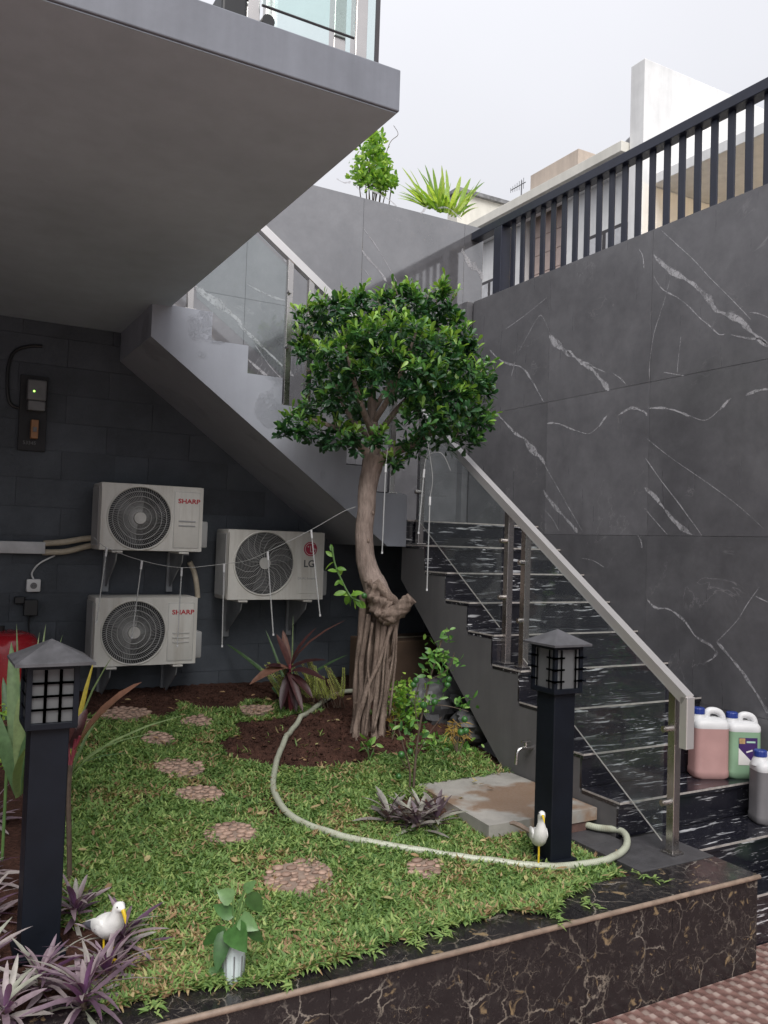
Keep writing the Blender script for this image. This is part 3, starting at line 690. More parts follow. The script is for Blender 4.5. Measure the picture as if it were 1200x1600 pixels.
# ---- dark painted block wall under the balcony
bw = thing('block_wall', (2.0, 6.22, -1.1), 'dark charcoal painted block wall below the balcony and stairs', 'wall')
def clip(poly, fn):
    out = []
    for i in range(len(poly)):
        p, q = poly[i-1], poly[i]; a, c = fn(p), fn(q)
        if (a >= 0) != (c >= 0): t = a/(a-c); out.append((p[0]+t*(q[0]-p[0]), p[1]+t*(q[1]-p[1])))
        if c >= 0: out.append(q)
    return out
lineS = lambda p: 1.25-0.7257*(p[0]-1.25)+0.05-p[1]
core = [(-5, -1.6), (3.0, -1.6), (3.0, 0.0), (1.0, 1.456), (-5, 1.456)]
cb = MB(); cb.prism([(-5, -1.6), (1.25, -1.6), (1.25, 1.456), (-5, 1.456)], 'Y', 6.228, 6.40); cb.prism(clip([(1.25, -1.6), (3.0, -1.6), (3.0, 1.456), (1.25, 1.456)], lineS), 'Y', 6.228, 6.40); cb.prism([(3.0, -1.6), (XW, -1.6), (XW, 0.0), (3.0, 0.0)], 'Y', 6.228, 6.40); cb.build('wall_core', 'block_paint', bw)
for r_ in range(16):
    z0 = -1.6 + 0.197*r_; off = (0.0 if r_ % 2 else 0.3) + 0.02*random.random()
    for i in range(-1, 9):
        x0 = -0.6 - off + 0.6*i; x1 = x0+0.6
        for (lo, hi) in ((-1.2, 1.25), (1.25, 3.0), (3.0, 4.38)):
            a, c = max(x0+0.0015, lo), min(x1-0.0015, hi)
            if c-a < 0.03: continue
            P = [(a, z0+0.0015), (c, z0+0.0015), (c, min(z0+0.1955, 1.455)), (a, min(z0+0.1955, 1.455))]
            P = P if hi == 1.25 else clip(P, lineS) if hi == 3.0 else clip(P, lambda p: -p[1])
            if len(P) < 3 or max(p[1] for p in P)-min(p[1] for p in P) < 0.02: continue
            MB().prism(P, 'Y', 6.22+0.0025*random.random(), 6.2275).build('block', 'block_paint', bw)
# unseen wall added out of frame at left to darken under the balcony
hw = tag(MB().box((-5.2, 2.6, DRIVE_Z-0.02), (-4.95, 6.4, 1.456)).build('light_block_wall', 'slab_paint'), 'unseen grey wall added at far left to block light under the balcony', 'wall')

# ---- right boundary wall clad in big grey marble tiles
def vein_strip(rows, P, w, plane, sgn_off, rs):
    P = spline(P, 6); n = len(P); L = sum(np.linalg.norm(P[i+1]-P[i]) for i in range(n-1))
    ax = 0 if plane == 'X' else 1; ph0 = 6.28*rs.random()
    for i in range(n):
        t = P[min(i+1, n-1)]-P[max(i-1, 0)]; t = t/np.linalg.norm(t)
        nn = np.cross(t, (1.0, 0, 0) if plane == 'X' else (0, 1.0, 0)); nn /= np.linalg.norm(nn)
        ph = ph0 + 0.55*i; ww = w*(0.62+0.26*math.sin(ph)+0.16*math.sin(2.3*ph+1)+0.10*rs.random())*(0.25 if i in (0, n-1) else 0.7 if i in (1, n-2) else 1.0)*0.62+0.0010; j = nn*w*0.16*(rs.random()-0.5+math.sin(0.7*ph))
        c = P[i]+j; c[ax] += sgn_off
        rows.append((c-nn*ww, c, c+nn*ww, i == 0))
def veins(name, parent, polys, plane, val, off, box):
    rs = np.random.default_rng(5); rows = []
    x0, y0, sc = box
    for w, pts in polys:
        f = atX if plane == 'X' else atY
        P = [f(x0+a*sc, y0+c*sc, val) for a, c in pts]
        wm = w*sc*1.0/(FPX/np.mean([p @ CAM[2] for p in P]))
        vein_strip(rows, P, max(wm*(0.75 if w < 8 else 1.05), 0.0018), plane, off, rs)
    return rows
def veins_build(rows, parent):
    V = []; F = []; A = []
    for i, (a, c, d, start) in enumerate(rows):
        V += [a, c, d]; A += [0, 1, 0]
        if not start:
            k = 3*i; F += [(k-3, k-2, k+1, k), (k-2, k-1, k+2, k+1)]
    return raw('marble_veins', V, F, 'vein', parent, False, {'edge': A})
rw = thing('boundary_wall', (XW, 4.0, DRIVE_Z), 'tall boundary wall of dark grey marble tiles with white veins beside the stairs', 'wall')
MB().box((XW+0.0155, -3.0, DRIVE_Z-0.02), (XW+0.19, 6.60, 2.226)).build('wall_core', 'grey_stone', rw)
YJ = [-3.0, -2.26, -1.19, -0.12, 0.95, 2.02, 3.09, 4.157, 5.23, 6.30]; ZJ = [DRIVE_Z-0.01, -0.95, 0.11, 1.168, 2.235]
for a, c in zip(YJ[:-1], YJ[1:]):
    for z0, z1 in zip(ZJ[:-1], ZJ[1:]):
        MB().box((XW+0.0008*random.random(), a+0.0012, z0+0.0012), (XW+0.0145, c-0.0012, z1-0.0012), 0.0008).build('marble_tile', 'grey_marble', rw)
MB().box((XW-0.05, 6.335, -0.0), (XW+0.18, YB+0.02, 2.238), 0.001).build('corner_tile', 'grey_marble', rw)
VA = [(4, [(765,155),(830,215),(900,280),(960,345),(1030,415),(1130,520)]), (26, [(732,255),(800,315),(880,370),(960,435),(1000,485),(1080,525),(1150,580),(1200,630)]),
 (7, [(735,345),(770,395),(830,430),(880,470),(920,510),(960,545),(1000,580),(1025,578)]), (4, [(800,360),(770,470),(735,580),(718,700),(718,770)]), (4, [(845,590),(835,680),(830,745)]), (4, [(775,735),(830,745),(858,748)]),
 (9, [(1050,583),(1120,595),(1165,600),(1200,625)]), (6, [(1125,490),(1160,495),(1200,512)]), (34, [(312,580),(350,630),(395,675)]), (24, [(380,650),(430,685),(470,710),(510,760),(555,805)]), (7, [(460,700),(540,735)]), (6, [(570,740),(600,760),(625,790)]),
 (9, [(65,645),(110,685),(160,705),(200,720),(240,770),(285,855)]), (7, [(170,690),(155,750)]), (3, [(185,650),(260,515),(285,515),(310,575)]), (14, [(85,895),(140,950),(180,990),(210,1010)]), (32, [(210,1005),(250,1060),(290,1112)]),
 (5, [(290,1115),(340,1200),(390,1290),(445,1385)]), (18, [(285,1215),(330,1280),(390,1350),(425,1385)]), (4, [(283,1290),(320,1330),(350,1385)]), (9, [(300,945),(350,945),(415,972)]), (4, [(415,972),(470,985),(515,950)]), (10, [(510,960),(545,910)]), (12, [(590,910),(640,880),(690,895),(708,910)]),
 (10, [(710,880),(770,880),(830,895),(880,912)]), (4, [(880,912),(945,930),(1000,890)]), (14, [(1005,890),(1050,840)]), (15, [(1110,830),(1160,810),(1200,800)]), (6, [(700,1085),(760,1170),(830,1260),(930,1400)]), (22, [(697,1205),(760,1270),(820,1340),(890,1400)]), (5, [(697,1290),(740,1340),(790,1395)]), (2.5, [(700,1000),(800,1080),(960,1190),(1080,1280),(1180,1370)]),
 (3, [(130,560),(200,510),(300,430)]), (6, [(675,235),(690,260),(695,310)])]
VB = [(12, [(660,330),(700,370),(760,380),(830,430),(880,500),(950,545),(975,580)]), (10, [(975,560),(960,590),(920,615)]), (17, [(970,525),(1030,590),(1090,660),(1150,760),(1200,840)]), (4, [(975,520),(1060,430),(1110,350),(1165,275)]), (7, [(1145,320),(1200,345)]), (9, [(615,45),(635,75),(638,105)]), (4, [(370,150),(420,160),(470,190)])]
veins_build(veins('v', rw, VA, 'X', XW, -0.0009, (740, 300, 0.38333)) + veins('v', rw, VB, 'X', XW, -0.0009, (780, 820, 0.35)), rw)

# ---- upper back wall of the same marble
ub = thing('upper_marble_wall', (3.0, YB, 0.2), 'polished grey marble wall with white veins behind the stair landing', 'wall')
MB().box((-1.0, YB+0.0155, -0.05), (4.56, YB+0.18, 2.978)).build('wall_core', 'grey_stone', ub)
xj = sorted([float(atY(384, 440, YB)[0]), float(atY(566, 400, YB)[0]), 4.56])
XJ = [-0.9, xj[0]-2.12, xj[0]-1.06, xj[0], xj[1], xj[1]+1.06, 4.56]
for a, c in zip(XJ[:-1], XJ[1:]):
    for z0, z1 in ((-0.05, 0.865), (0.865, 1.925), (1.925, 2.986)):
        if c-a > 0.03: MB().box((a+0.0012, YB-0.0008*random.random(), z0+0.0012), (c-0.0012, YB+0.0145, z1-0.0012), 0.0008).build('marble_tile', 'polished_marble', ub)
VC = [(13, [(235,525),(320,560),(400,610),(465,660)]), (7, [(215,810),(290,910),(370,1040),(460,1200)]), (18, [(210,970),(260,1040),(330,1120),(390,1200)]), (6, [(205,1095),(250,1140),(285,1200)]), (13, [(155,500),(220,575)]), (18, [(630,710),(660,680),(690,655)]), (13, [(760,670),(830,670),(880,705),(930,755)]), (14, [(25,460),(80,485),(130,480)]), (60, [(925,970),(980,1050),(1030,1110),(1080,1190)])]
VD = [(34, [(335,245),(420,310),(500,390)]), (14, [(490,380),(560,450),(640,530),(690,570)]), (9, [(520,240),(600,280),(660,300)]), (5, [(550,460),(600,530),(650,585)]), (13, [(525,510),(600,575)]), (22, [(590,70),(640,120),(680,170)])]
veins_build(veins('v', ub, VC, 'Y', YB, -0.002, (520, 180, 0.21667)) + veins('v', ub, VD, 'Y', YB, -0.002, (160, 340, 0.43333)), ub)

# ---- black metal railing on the boundary wall
fn = thing('wall_railing', (XW+0.09, 4.5, 2.235), 'black vertical bar metal railing on top of the boundary wall', 'railing')
MB().box((XW+0.035, -2.9, 2.845), (XW+0.135, YB-0.003, 2.918), 0.004).build('top_rail', 'fence_metal', fn)
MB().box((XW+0.03, 5.95, 2.228), (XW+0.14, 6.06, 2.842), 0.004).build('end_post', 'fence_metal', fn)
yy = 5.845
while yy > -2.8:
    MB().box((XW+0.076, yy-0.025, 2.228), (XW+0.096, yy+0.025, 2.844), 0.002).build('baluster', 'fence_metal', fn); yy -= 0.1325

# ---- stainless glass balustrades
def beam(mb, a, c, w, h):               # box section along a slope; w across, h upright
    a = np.array(a, float); c = np.array(c, float); d = (c-a)/np.linalg.norm(c-a); s = np.cross(d, (0, 0, 1.0)); s /= np.linalg.norm(s); u = np.cross(s, d)
    mb.loft([[p + s*w/2*i + u*h/2*j for i, j in ((-1, -1), (1, -1), (1, 1), (-1, 1))] for p in (a, c)])
    return mb
sr = thing('stair_balustrade', (3.24, 4.0, -1.44), 'stainless steel and glass balustrade along the open side of the lower stairs', 'balustrade')
RX = 3.245
rz = lambda y: -0.675 + 0.669*(y-2.83)
for y_, z_ in ((5.27, zN(7)), (4.205, zN(3)), (4.035, zN(3)), (2.875, PLANT_Z+0.003)):
    p = MB().box((RX-0.022, y_-0.022, z_), (RX+0.022, y_+0.022, rz(y_)-0.02), 0.003).build('post', 'brushed_steel', sr)
    MB().box((RX-0.038, y_-0.038, z_+0.0008), (RX+0.038, y_+0.038, z_+0.011), 0.002).build('base_plate', 'brushed_steel', p)
beam(MB(), (RX, 5.30, rz(5.30)), (RX, 2.80, rz(2.80)), 0.052, 0.052).build('handrail', 'rail_steel', sr)
MB().box((RX-0.026, 2.780, rz(2.83)-0.25), (RX+0.026, 2.826, rz(2.80)+0.015), 0.003).build('handrail_drop', 'rail_steel', sr)
for (ya, yb_) in ((5.235, 4.240), (4.000, 2.915)):
    zb = lambda y: (-0.516 + 0.67*(y-4.213))
    gp = [(ya, zb(ya)), (yb_, zb(yb_)), (yb_, zb(yb_)+0.74), (ya, zb(ya)+0.74)]
    MB().prism(gp, 'X', RX-0.031, RX-0.023).build('glass_panel', 'clear_glass', sr)
    e = MB(); e.tube([(RX-0.027, ya, zb(ya)-0.002), (RX-0.027, yb_, zb(yb_)-0.002)], 0.0035, 6); e.build('glass_edge', 'grey_edge', sr)
    for y_ in (ya+0.02 if ya > 4.5 else ya+0.03, yb_-0.02):
        for dz in (0.2, 0.55):
            c = MB(); c.tube([(RX-0.055, y_, zb(y_)+dz), (RX-0.01, y_, zb(y_)+dz)], 0.016, 12); c.tube([(RX-0.058, y_, zb(y_)+dz), (RX-0.05, y_, zb(y_)+dz)], 0.010, 12); shade(c.build('glass_clamp', 'brushed_steel', sr))
ur = thing('landing_balustrade', (2.3, 5.37, 0.9), 'stainless steel and glass balustrade along the upper stair flight', 'balustrade')
RY = 5.375; ruz = lambda x: 2.10-0.70*(x-1.99)
for x_, z_ in ((1.505, 1.466), (2.195, 0.914), (2.355, 0.914), (3.05, 0.362)):
    p = MB().box((x_-0.021, RY-0.021, z_+0.001), (x_+0.021, RY+0.021, ruz(x_)-0.02), 0.003).build('post', 'brushed_steel', ur)
    MB().box((x_-0.036, RY-0.036, z_+0.0015), (x_+0.036, RY+0.036, z_+0.011), 0.002).build('base_plate', 'brushed_steel', p)
beam(MB(), (1.40, RY, ruz(1.40)), (3.20, RY, ruz(3.20)), 0.055, 0.055).build('handrail', 'rail_steel', ur)
for xa, xb in ((1.54, 2.165), (2.39, 3.02)):
    gb = lambda x: ruz(x)-0.86
    MB().prism([(xa, gb(xa)), (xb, gb(xb)), (xb, gb(xb)+0.76), (xa, gb(xa)+0.76)], 'Y', RY-0.030, RY-0.022).build('glass_panel', 'clear_glass', ur)
    for x_ in (xa-0.02, xb+0.02):
        for dz in (0.22, 0.6):
            c = MB(); c.tube([(x_, RY-0.055, gb(x_)+dz), (x_, RY-0.008, gb(x_)+dz)], 0.016, 12); shade(c.build('glass_clamp', 'brushed_steel', ur))
br = thing('balcony_balustrade', (1.2, 2.5, 1.606), 'green tinted glass balustrade with steel posts on the balcony edge', 'balustrade')
for x_, y_ in ((0.862, 2.515), (1.165, 2.515), (1.245, 2.515), (0.50, 2.515), (1.318, 3.6), (1.318, 4.9)):
    MB().box((x_-0.022, y_-0.022, 1.607), (x_+0.022, y_+0.022, 2.60), 0.003).build('post', 'brushed_steel', br)
for x0, x1 in ((0.30, 0.84), (0.885, 1.212)):
    MB().box((x0, 2.478, 1.685), (x1, 2.486, 2.52)).build('glass_panel', 'green_glass', br)
    e = MB(); e.tube([(x0, 2.482, 1.683), (x1, 2.482, 1.683)], 0.0042, 6); e.build('glass_edge', 'dark_frame', br)
MB().box((1.318, 2.535, 1.64), (1.326, 3.56, 2.52)).build('glass_panel', 'green_glass', br)
MB().box((1.316, 2.523, 1.62), (1.329, 2.534, 2.52)).build('glass_edge', 'dark_frame', br)
MB().box((-0.2, 2.50, 2.58), (1.35, 2.55, 2.62), 0.003).build('handrail', 'brushed_steel', br)
c = MB(); c.tube([(0.905, 2.47, 1.633), (0.905, 2.535, 1.633)], 0.021, 14); shade(c.build('floor_clamp', 'plastic_black', br))
dl = thing('deck_lamp', (0.80, 2.50, 1.606), 'small black lamp box on the balcony edge at the top of the frame', 'lamp')
MB().box((0.755, 2.475, 1.607), (0.835, 2.60, 1.70), 0.008).build('lamp_body', 'plastic_black', dl)

# ---- neighbouring houses seen over the railing
nh = thing('neighbour_house', (7.6, 8.6, DRIVE_Z), 'white neighbouring house with flat roof slab seen through the railing', 'house')
MB().box((7.6, 7.46, DRIVE_Z), (12, 8.82, 4.85)).build('wall', 'white_render', nh)
MB().box((7.62, 9.72, DRIVE_Z), (12, 11.5, 4.85)).build('wall', 'white_render', nh)
MB().box((7.75, 8.825, DRIVE_Z), (12, 9.715, 4.84)).build('tiled_panel', 'beige_render', nh)
for r_ in range(14):
    for c_ in range(3):
        MB().box((7.728, 8.83+0.297*c_, 1.0+0.27*r_), (7.748, 9.118+0.297*c_, 1.262+0.27*r_), 0.002).build('wall_tile', 'pink_tile', nh)
rf = MB().box((7.30, 7.46, 4.86), (12, 11.6, 4.99), 0.004).build('roof_slab', 'cream_render', nh)
MB().box((7.42, 7.462, 4.74), (7.60, 11.55, 4.858), 0.003).build('fascia', 'white_render', nh)
MB().box((7.42, 7.22, DRIVE_Z), (10.5, 7.445, 5.93), 0.006).build('wing_wall', 'white_render', nh)
MB().box((7.9, 8.9, 5.0), (9.2, 9.95, 5.62), 0.004).build('roof_block', 'beige_render', nh)
for (y0, y1, z0, z1) in ((7.62, 8.35, 2.6, 4.1), (10.1, 10.8, 2.6, 4.1)):
    w = MB().box((7.56, y0, z0), (7.598, y1, z1)).build('window', 'dark_frame', nh)
    for i in range(2):
        for zz0, zz1 in ((z0+0.05, z0+0.98), (z0+1.04, z1-0.05)):
            yw = (y1-y0)/2
            MB().box((7.552, y0+0.04+i*yw, zz0), (7.559, y0+yw-0.03+i*yw, zz1)).build('pane', 'curtain', w)
# recessed terrace with a lit ceiling nearer the camera
MB().box((7.55, 3.0, 4.40), (10.2, 7.2, 4.52), 0.004).build('terrace_ceiling', 'white_render', nh)
MB().box((9.6, 3.0, DRIVE_Z), (9.8, 7.2, 4.398)).build('terrace_wall', 'white_render', nh)
w = MB().box((9.52, 4.3, 2.0), (9.598, 6.6, 3.45), 0.004).build('terrace_window', 'white_render', nh)
for i in range(3): MB().box((9.512, 4.4+0.74*i, 2.05), (9.519, 5.06+0.74*i, 3.28)).build('pane', 'dark_frame', w)
MB().box((7.9, 3.75, DRIVE_Z), (8.3, 4.22, 4.398)).build('stone_column', 'granite_grey', nh)
lp = MB().disc((8.62, 4.95, 4.388), 0.07, 'Z', 20, 0.012).build('ceiling_lamp', 'lamp_warm', nh)
ll = bpy.data.lights.new('ceiling_lamp_light', 'POINT'); ll.energy = 30; ll.color = (1.0, 0.74, 0.42); ll.shadow_soft_size = 0.08
lo_ = bpy.data.objects.new('ceiling_lamp_light', ll); COL.objects.link(lo_); lo_.location = (8.62, 4.95, 4.22)
dm = MB(); dm.sphere((7.72, 7.70, 5.10), 0.15, 16, 10, (0.6, 1, 1.0)); dm.tube([(7.72, 7.70, 4.99), (7.72, 7.70, 5.05)], 0.03, 8)
d_ = thing('satellite_dish', (7.72, 7.70, 4.99), 'dark grey dish on the white roof beside the wing wall', 'dish'); shade(dm.build('dish', 'granite_grey', d_))
at_ = thing('roof_antenna', (8.2, 9.6, 5.62), 'thin television antenna on the beige roof block', 'antenna')
A0 = atX(815, 288, 8.2); m_ = MB(); m_.tube([(8.2, A0[1], 5.60), (8.2, A0[1], A0[2]+0.06)], 0.010, 6)
m_.tube([(8.2, A0[1]-0.10, A0[2]), (8.2, A0[1]+0.28, A0[2])], 0.007, 6)
for i in range(7): m_.tube([(8.2, A0[1]+0.28-0.055*i, A0[2]-0.04-0.008*i), (8.2, A0[1]+0.28-0.055*i, A0[2]+0.04+0.008*i)], 0.004, 5)
m_.build('antenna_frame', 'antenna_metal', at_)
rh = thing('rear_house', (8.6, 12.2, DRIVE_Z), 'pale rendered house wall with dark coping behind the marble wall', 'house')
MB().box((7.95, 12.0, DRIVE_Z), (9.6, 12.3, 6.10)).build('wall', 'cream_render', rh)
MB().box((7.9, 11.93, 6.10), (9.65, 12.36, 6.17), 0.004).build('coping', 'granite_grey', rh)
# ================================================================ OBJECTS
# ---- outdoor air conditioner units
def ac_unit(x0, x1, z0, z1, fan, rfan, style, label):
    yf, yk = 5.85, 6.14
    t = thing('air_conditioner', ((x0+x1)/2, 6.0, z0), label, 'air conditioner', 'outdoor air conditioner units on the block wall')
    cs = MB(); cs.box((x0, yf+0.02, z0), (x1, yk, z1), 0.012); shade(cs.build('casing', 'ac_white', t))
    # front plate with a round opening
    n = 48; fx, fz = fan; V = []; F = []
    ring = [(fx+rfan*math.cos(2*PI*k/n), fz+rfan*math.sin(2*PI*k/n)) for k in range(n)]
    outer = []
    for k in range(n):
        c, s = math.cos(2*PI*k/n), math.sin(2*PI*k/n); q = 1e9
        if c > 1e-6: q = min(q, (x1-0.004-fx)/c)
        if c < -1e-6: q = min(q, (x0+0.004-fx)/c)
        if s > 1e-6: q = min(q, (z1-0.004-fz)/s)
        if s < -1e-6: q = min(q, (z0+0.004-fz)/s)
        outer.append((fx+q*c, fz+q*s))
    corners = [(x1-0.004, z1-0.004), (x0+0.004, z1-0.004), (x0+0.004, z0+0.004), (x1-0.004, z0+0.004)]
    for p in ring: V.append((p[0], yf, p[1]))
    for p in outer: V.append((p[0], yf, p[1]))
    for p in corners: V.append((p[0], yf, p[1]))
    for p in ring: V.append((p[0], yf+0.03, p[1]))
    for p in outer: V.append((p[0], yf+0.02, p[1]))
    for k in range(n):
        k2 = (k+1) % n; F.append((k, k2, n+k2, n+k)); F.append((k2, k, 2*n+4+k, 2*n+4+k2)); F.append((n+k, n+k2, 3*n+4+k2, 3*n+4+k))
        a, b_ = outer[k], outer[k2]
        if abs(a[0]-b_[0]) > 1e-6 and abs(a[1]-b_[1]) > 1e-6:
            ci = min(range(4), key=lambda i: (corners[i][0]-(a[0]+b_[0])/2)**2 + (corners[i][1]-(a[1]+b_[1])/2)**2); F.append((n+k, n+k2, 2*n+ci))
    fixn(raw('front_plate', V, F, 'ac_white', t))
    MB().disc((fx, yf+0.016, fz), rfan-0.001, 'Y', 40, 0.006).build('fan_cavity', 'ac_dark', t)
    bl = MB()
    for k in range(3):
        a0 = 2*PI*k/3+0.4; sec = []
        for r_ in np.linspace(0.05, rfan*0.92, 6):
            w = 0.10+0.75*r_; A = [a0-w/r_*0.16*1.4, a0+w/r_*0.16*1.4]
            sec.append([(fx+r_*math.cos(A[0]), yf+0.0115, fz+r_*math.sin(A[0])), (fx+r_*math.cos(A[1]), yf+0.0105, fz+r_*math.sin(A[1])), (fx+r_*math.cos(A[1]), yf+0.0125, fz+r_*math.sin(A[1])), (fx+r_*math.cos(A[0]), yf+0.0127, fz+r_*math.sin(A[0]))])
        bl.loft(sec)
    bl.build('fan_blades', 'logo_grey', t)
    gr = MB()
    if style == 'plain':
        for q in (0.36, 0.53, 0.70, 0.86): gr.torus((fx, yf-0.002, fz), rfan*q, 0.0032, 'Y', 44, 5)
        for k in range(84):
            a = 2*PI*k/84; p = []
            for q in (0.20, 0.5, 0.75, 1.0): aa = a + 0.42*(q-0.2); p.append((fx+rfan*q*math.cos(aa), yf+0.0008, fz+rfan*q*math.sin(aa)))
            gr.tube(p, 0.0019, 3, False)
    else:
        for q in np.linspace(0.24, 0.97, 17): gr.torus((fx, yf-0.001, fz), rfan*q, 0.0015, 'Y', 40, 4)
        for k in range(18):
            a = 2*PI*k/18; p = []
            for q in (0.18, 0.45, 0.7, 0.86, 1.0): aa = a + 0.28*math.sin(q*4.2); p.append((fx+rfan*q*math.cos(aa), yf-0.003, fz+rfan*q*math.sin(aa)))
            gr.tube(p, 0.0022, 4, False)
    gr.build('fan_grille', 'wire_grey', t)
    rg = MB(); rg.torus((fx, yf-0.001, fz), rfan+0.004, 0.0065, 'Y', 56, 8); shade(rg.build('grille_ring', 'ac_white', t))
    hb = MB(); hb.disc((fx, yf-0.006, fz), rfan*0.19, 'Y', 28, 0.012); shade(hb.build('grille_hub', 'hub_grey', t))
    # valve cover on the right side and feet
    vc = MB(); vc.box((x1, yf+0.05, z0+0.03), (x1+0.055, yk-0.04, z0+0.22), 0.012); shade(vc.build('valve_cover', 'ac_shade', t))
    for xx in (x0+0.12, x1-0.13):
        MB().box((xx-0.035, yf-0.012, z0-0.014), (xx+0.035, yk-0.02, z0-0.001), 0.003).build('foot', 'ac_white', t)
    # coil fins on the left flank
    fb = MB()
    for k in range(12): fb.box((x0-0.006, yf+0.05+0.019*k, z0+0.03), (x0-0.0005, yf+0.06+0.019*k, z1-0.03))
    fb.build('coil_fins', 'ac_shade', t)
    return t
def brackets(x0, x1, z0, label):
    t = thing('wall_bracket', ((x0+x1)/2, 6.2, z0-0.3), label, 'bracket', 'steel brackets under the air conditioners')
    for xx in (x0+0.12, x1-0.13):
        s = MB(); s.prism([(5.86, z0-0.016), (6.217, z0-0.016), (6.217, z0-0.26), (6.17, z0-0.26), (5.88, z0-0.075)], 'X', xx-0.004, xx+0.004)
        s.box((xx-0.022, 6.19, z0-0.30), (xx+0.022, 6.2165, z0-0.0165)); s.box((xx+0.0042, 5.86, z0-0.022), (xx+0.04, 6.189, z0-0.0165)); s.build('bracket_arm', 'bracket_metal', t)
def sharp(x0, x1, z0, z1, lab, vents):
    t = ac_unit(x0, x1, z0, z1, (x0+0.262, (z0+z1)/2-0.005), 0.213, 'plain', lab)
    px0, px1 = x1-0.21, x1-0.025
    pn = MB(); pn.box((px0, 5.8465, z0+0.025), (px1, 5.852, z1-0.035), 0.004); shade(pn.build('service_panel', 'ac_white', t))
    gv = MB()
    for a, c in (((px0+.004, z0+.029), (px1-.004, z0+.031)), ((px0+.004, z1-.041), (px1-.004, z1-.039)), ((px0+.003, z0+.03), (px0+.005, z1-.04)), ((px1-.005, z0+.03), (px1-.003, z1-.04))): gv.box((a[0], 5.8458, a[1]), (c[0], 5.8464, c[1]))
    gv.build('panel_groove', 'ac_shade', t)
    text('brand_lettering', 'SHARP', 0.044, ((px0+px1)/2+0.012, 5.8455, z1-0.105), 'logo_red', t, sx=1.2, bold=0.0012)
    for k in range(vents):
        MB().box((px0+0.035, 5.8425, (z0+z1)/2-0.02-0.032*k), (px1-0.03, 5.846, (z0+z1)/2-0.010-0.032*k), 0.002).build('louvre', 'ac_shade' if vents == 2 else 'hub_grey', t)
    return t
sharp(1.093, 1.797, -0.107, 0.352, 'upper white air conditioner unit of the stacked pair', 2)
sharp(1.086, 1.786, -0.891, -0.424, 'lower white air conditioner unit of the stacked pair, yellowed along its bottom edge', 3)
brackets(1.093, 1.797, -0.107, 'pair of steel wall brackets between the two stacked air conditioners')
brackets(1.086, 1.786, -0.891, 'pair of steel wall brackets under the lowest air conditioner')
lx0, lx1, lz0, lz1 = 1.994, 2.757, -0.447, 0.067
lg = ac_unit(lx0, lx1, lz0, lz1, (2.273, -0.176), 0.230, 'rings', 'white air conditioner unit with round red logo standing alone behind the tree trunk')
brackets(lx0, lx1, lz0, 'pair of steel wall brackets under the air conditioner with the red logo')
pn = MB(); pn.box((2.535, 5.8475, -0.40), (2.745, 5.852, -0.24), 0.003); pn.build('service_panel', 'ac_white', lg)
cx, cz, cr_ = 2.637, -0.062, 0.054
bd = MB(); bd.disc((cx, 5.8465, cz), cr_, 'Y', 36, 0.004); ld = bd.build('logo_disc', 'logo_crimson', lg)
l2 = MB(); yy0, yy1 = 5.8430, 5.8442
for k in range(26):
    a0, a1 = R(45)+R(315)*k/26, R(45)+R(315)*(k+1)/26
    l2.prism([(cx+0.042*math.cos(a0), cz+0.042*math.sin(a0)), (cx+0.046*math.cos(a0), cz+0.046*math.sin(a0)), (cx+0.046*math.cos(a1), cz+0.046*math.sin(a1)), (cx+0.042*math.cos(a1), cz+0.042*math.sin(a1))], 'Y', yy0, yy1)
l2.box((cx+0.018, yy0, cz-0.003), (cx+0.046, yy1, cz+0.002)); l2.box((cx-0.003, yy0, cz-0.024), (cx+0.002, yy1, cz+0.024)); l2.box((cx-0.003, yy0-0.0002, cz-0.024), (cx+0.016, yy1-0.0002, cz-0.020))
l2.disc((cx-0.019, (yy0+yy1)/2, cz+0.017), 0.0055, 'Y', 14, 0.0012); l2.build('logo_mark', 'logo_pale', ld)
text('brand_lettering', 'LG', 0.074, (cx-0.006, 5.8490, -0.176), 'logo_grey', lg, sx=1.0, bold=0.0018)
text('model_lettering', 'DUAL Inverter', 0.024, (2.622, 5.8468, -0.285), 'ac_shade', lg, sx=1.1, bold=0.0003)

# ---- refrigerant pipes and duct
rp = thing('insulated_pipes', (0.8, 6.15, -0.1), 'cream insulated pipes running along the wall to the upper air conditioner', 'pipe')
pa = [atY(x, y, 6.16) for x, y in ((68, 849), (100, 847), (130, 842), (152, 840))]; pb = [atY(x, y, 6.17) for x, y in ((66, 863), (100, 862), (130, 855), (152, 850))]
for p in (pa, pb): q = MB(); q.tube(spline(p, 5), 0.021, 10); shade(q.build('pipe', 'pipe_cream', rp))
dc = MB(); a0 = atY(-60, 862, 6.17); a1 = atY(70, 856, 6.17); dc.box((a0[0], 6.135, a1[2]-0.042), (a1[0], 6.218, a1[2]+0.04), 0.006); shade(dc.build('duct_cover', 'duct_white', rp))
cp = thing('connecting_pipe', (1.78, 6.1, -0.42), 'curved cream pipe dropping between the two stacked air conditioners', 'pipe')
q = MB(); q.tube(spline([atY(x, y, 6.08) for x, y in ((296, 878), (303, 893), (307, 912), (309, 934))], 5), 0.019, 10); shade(q.build('pipe', 'pipe_cream', cp))

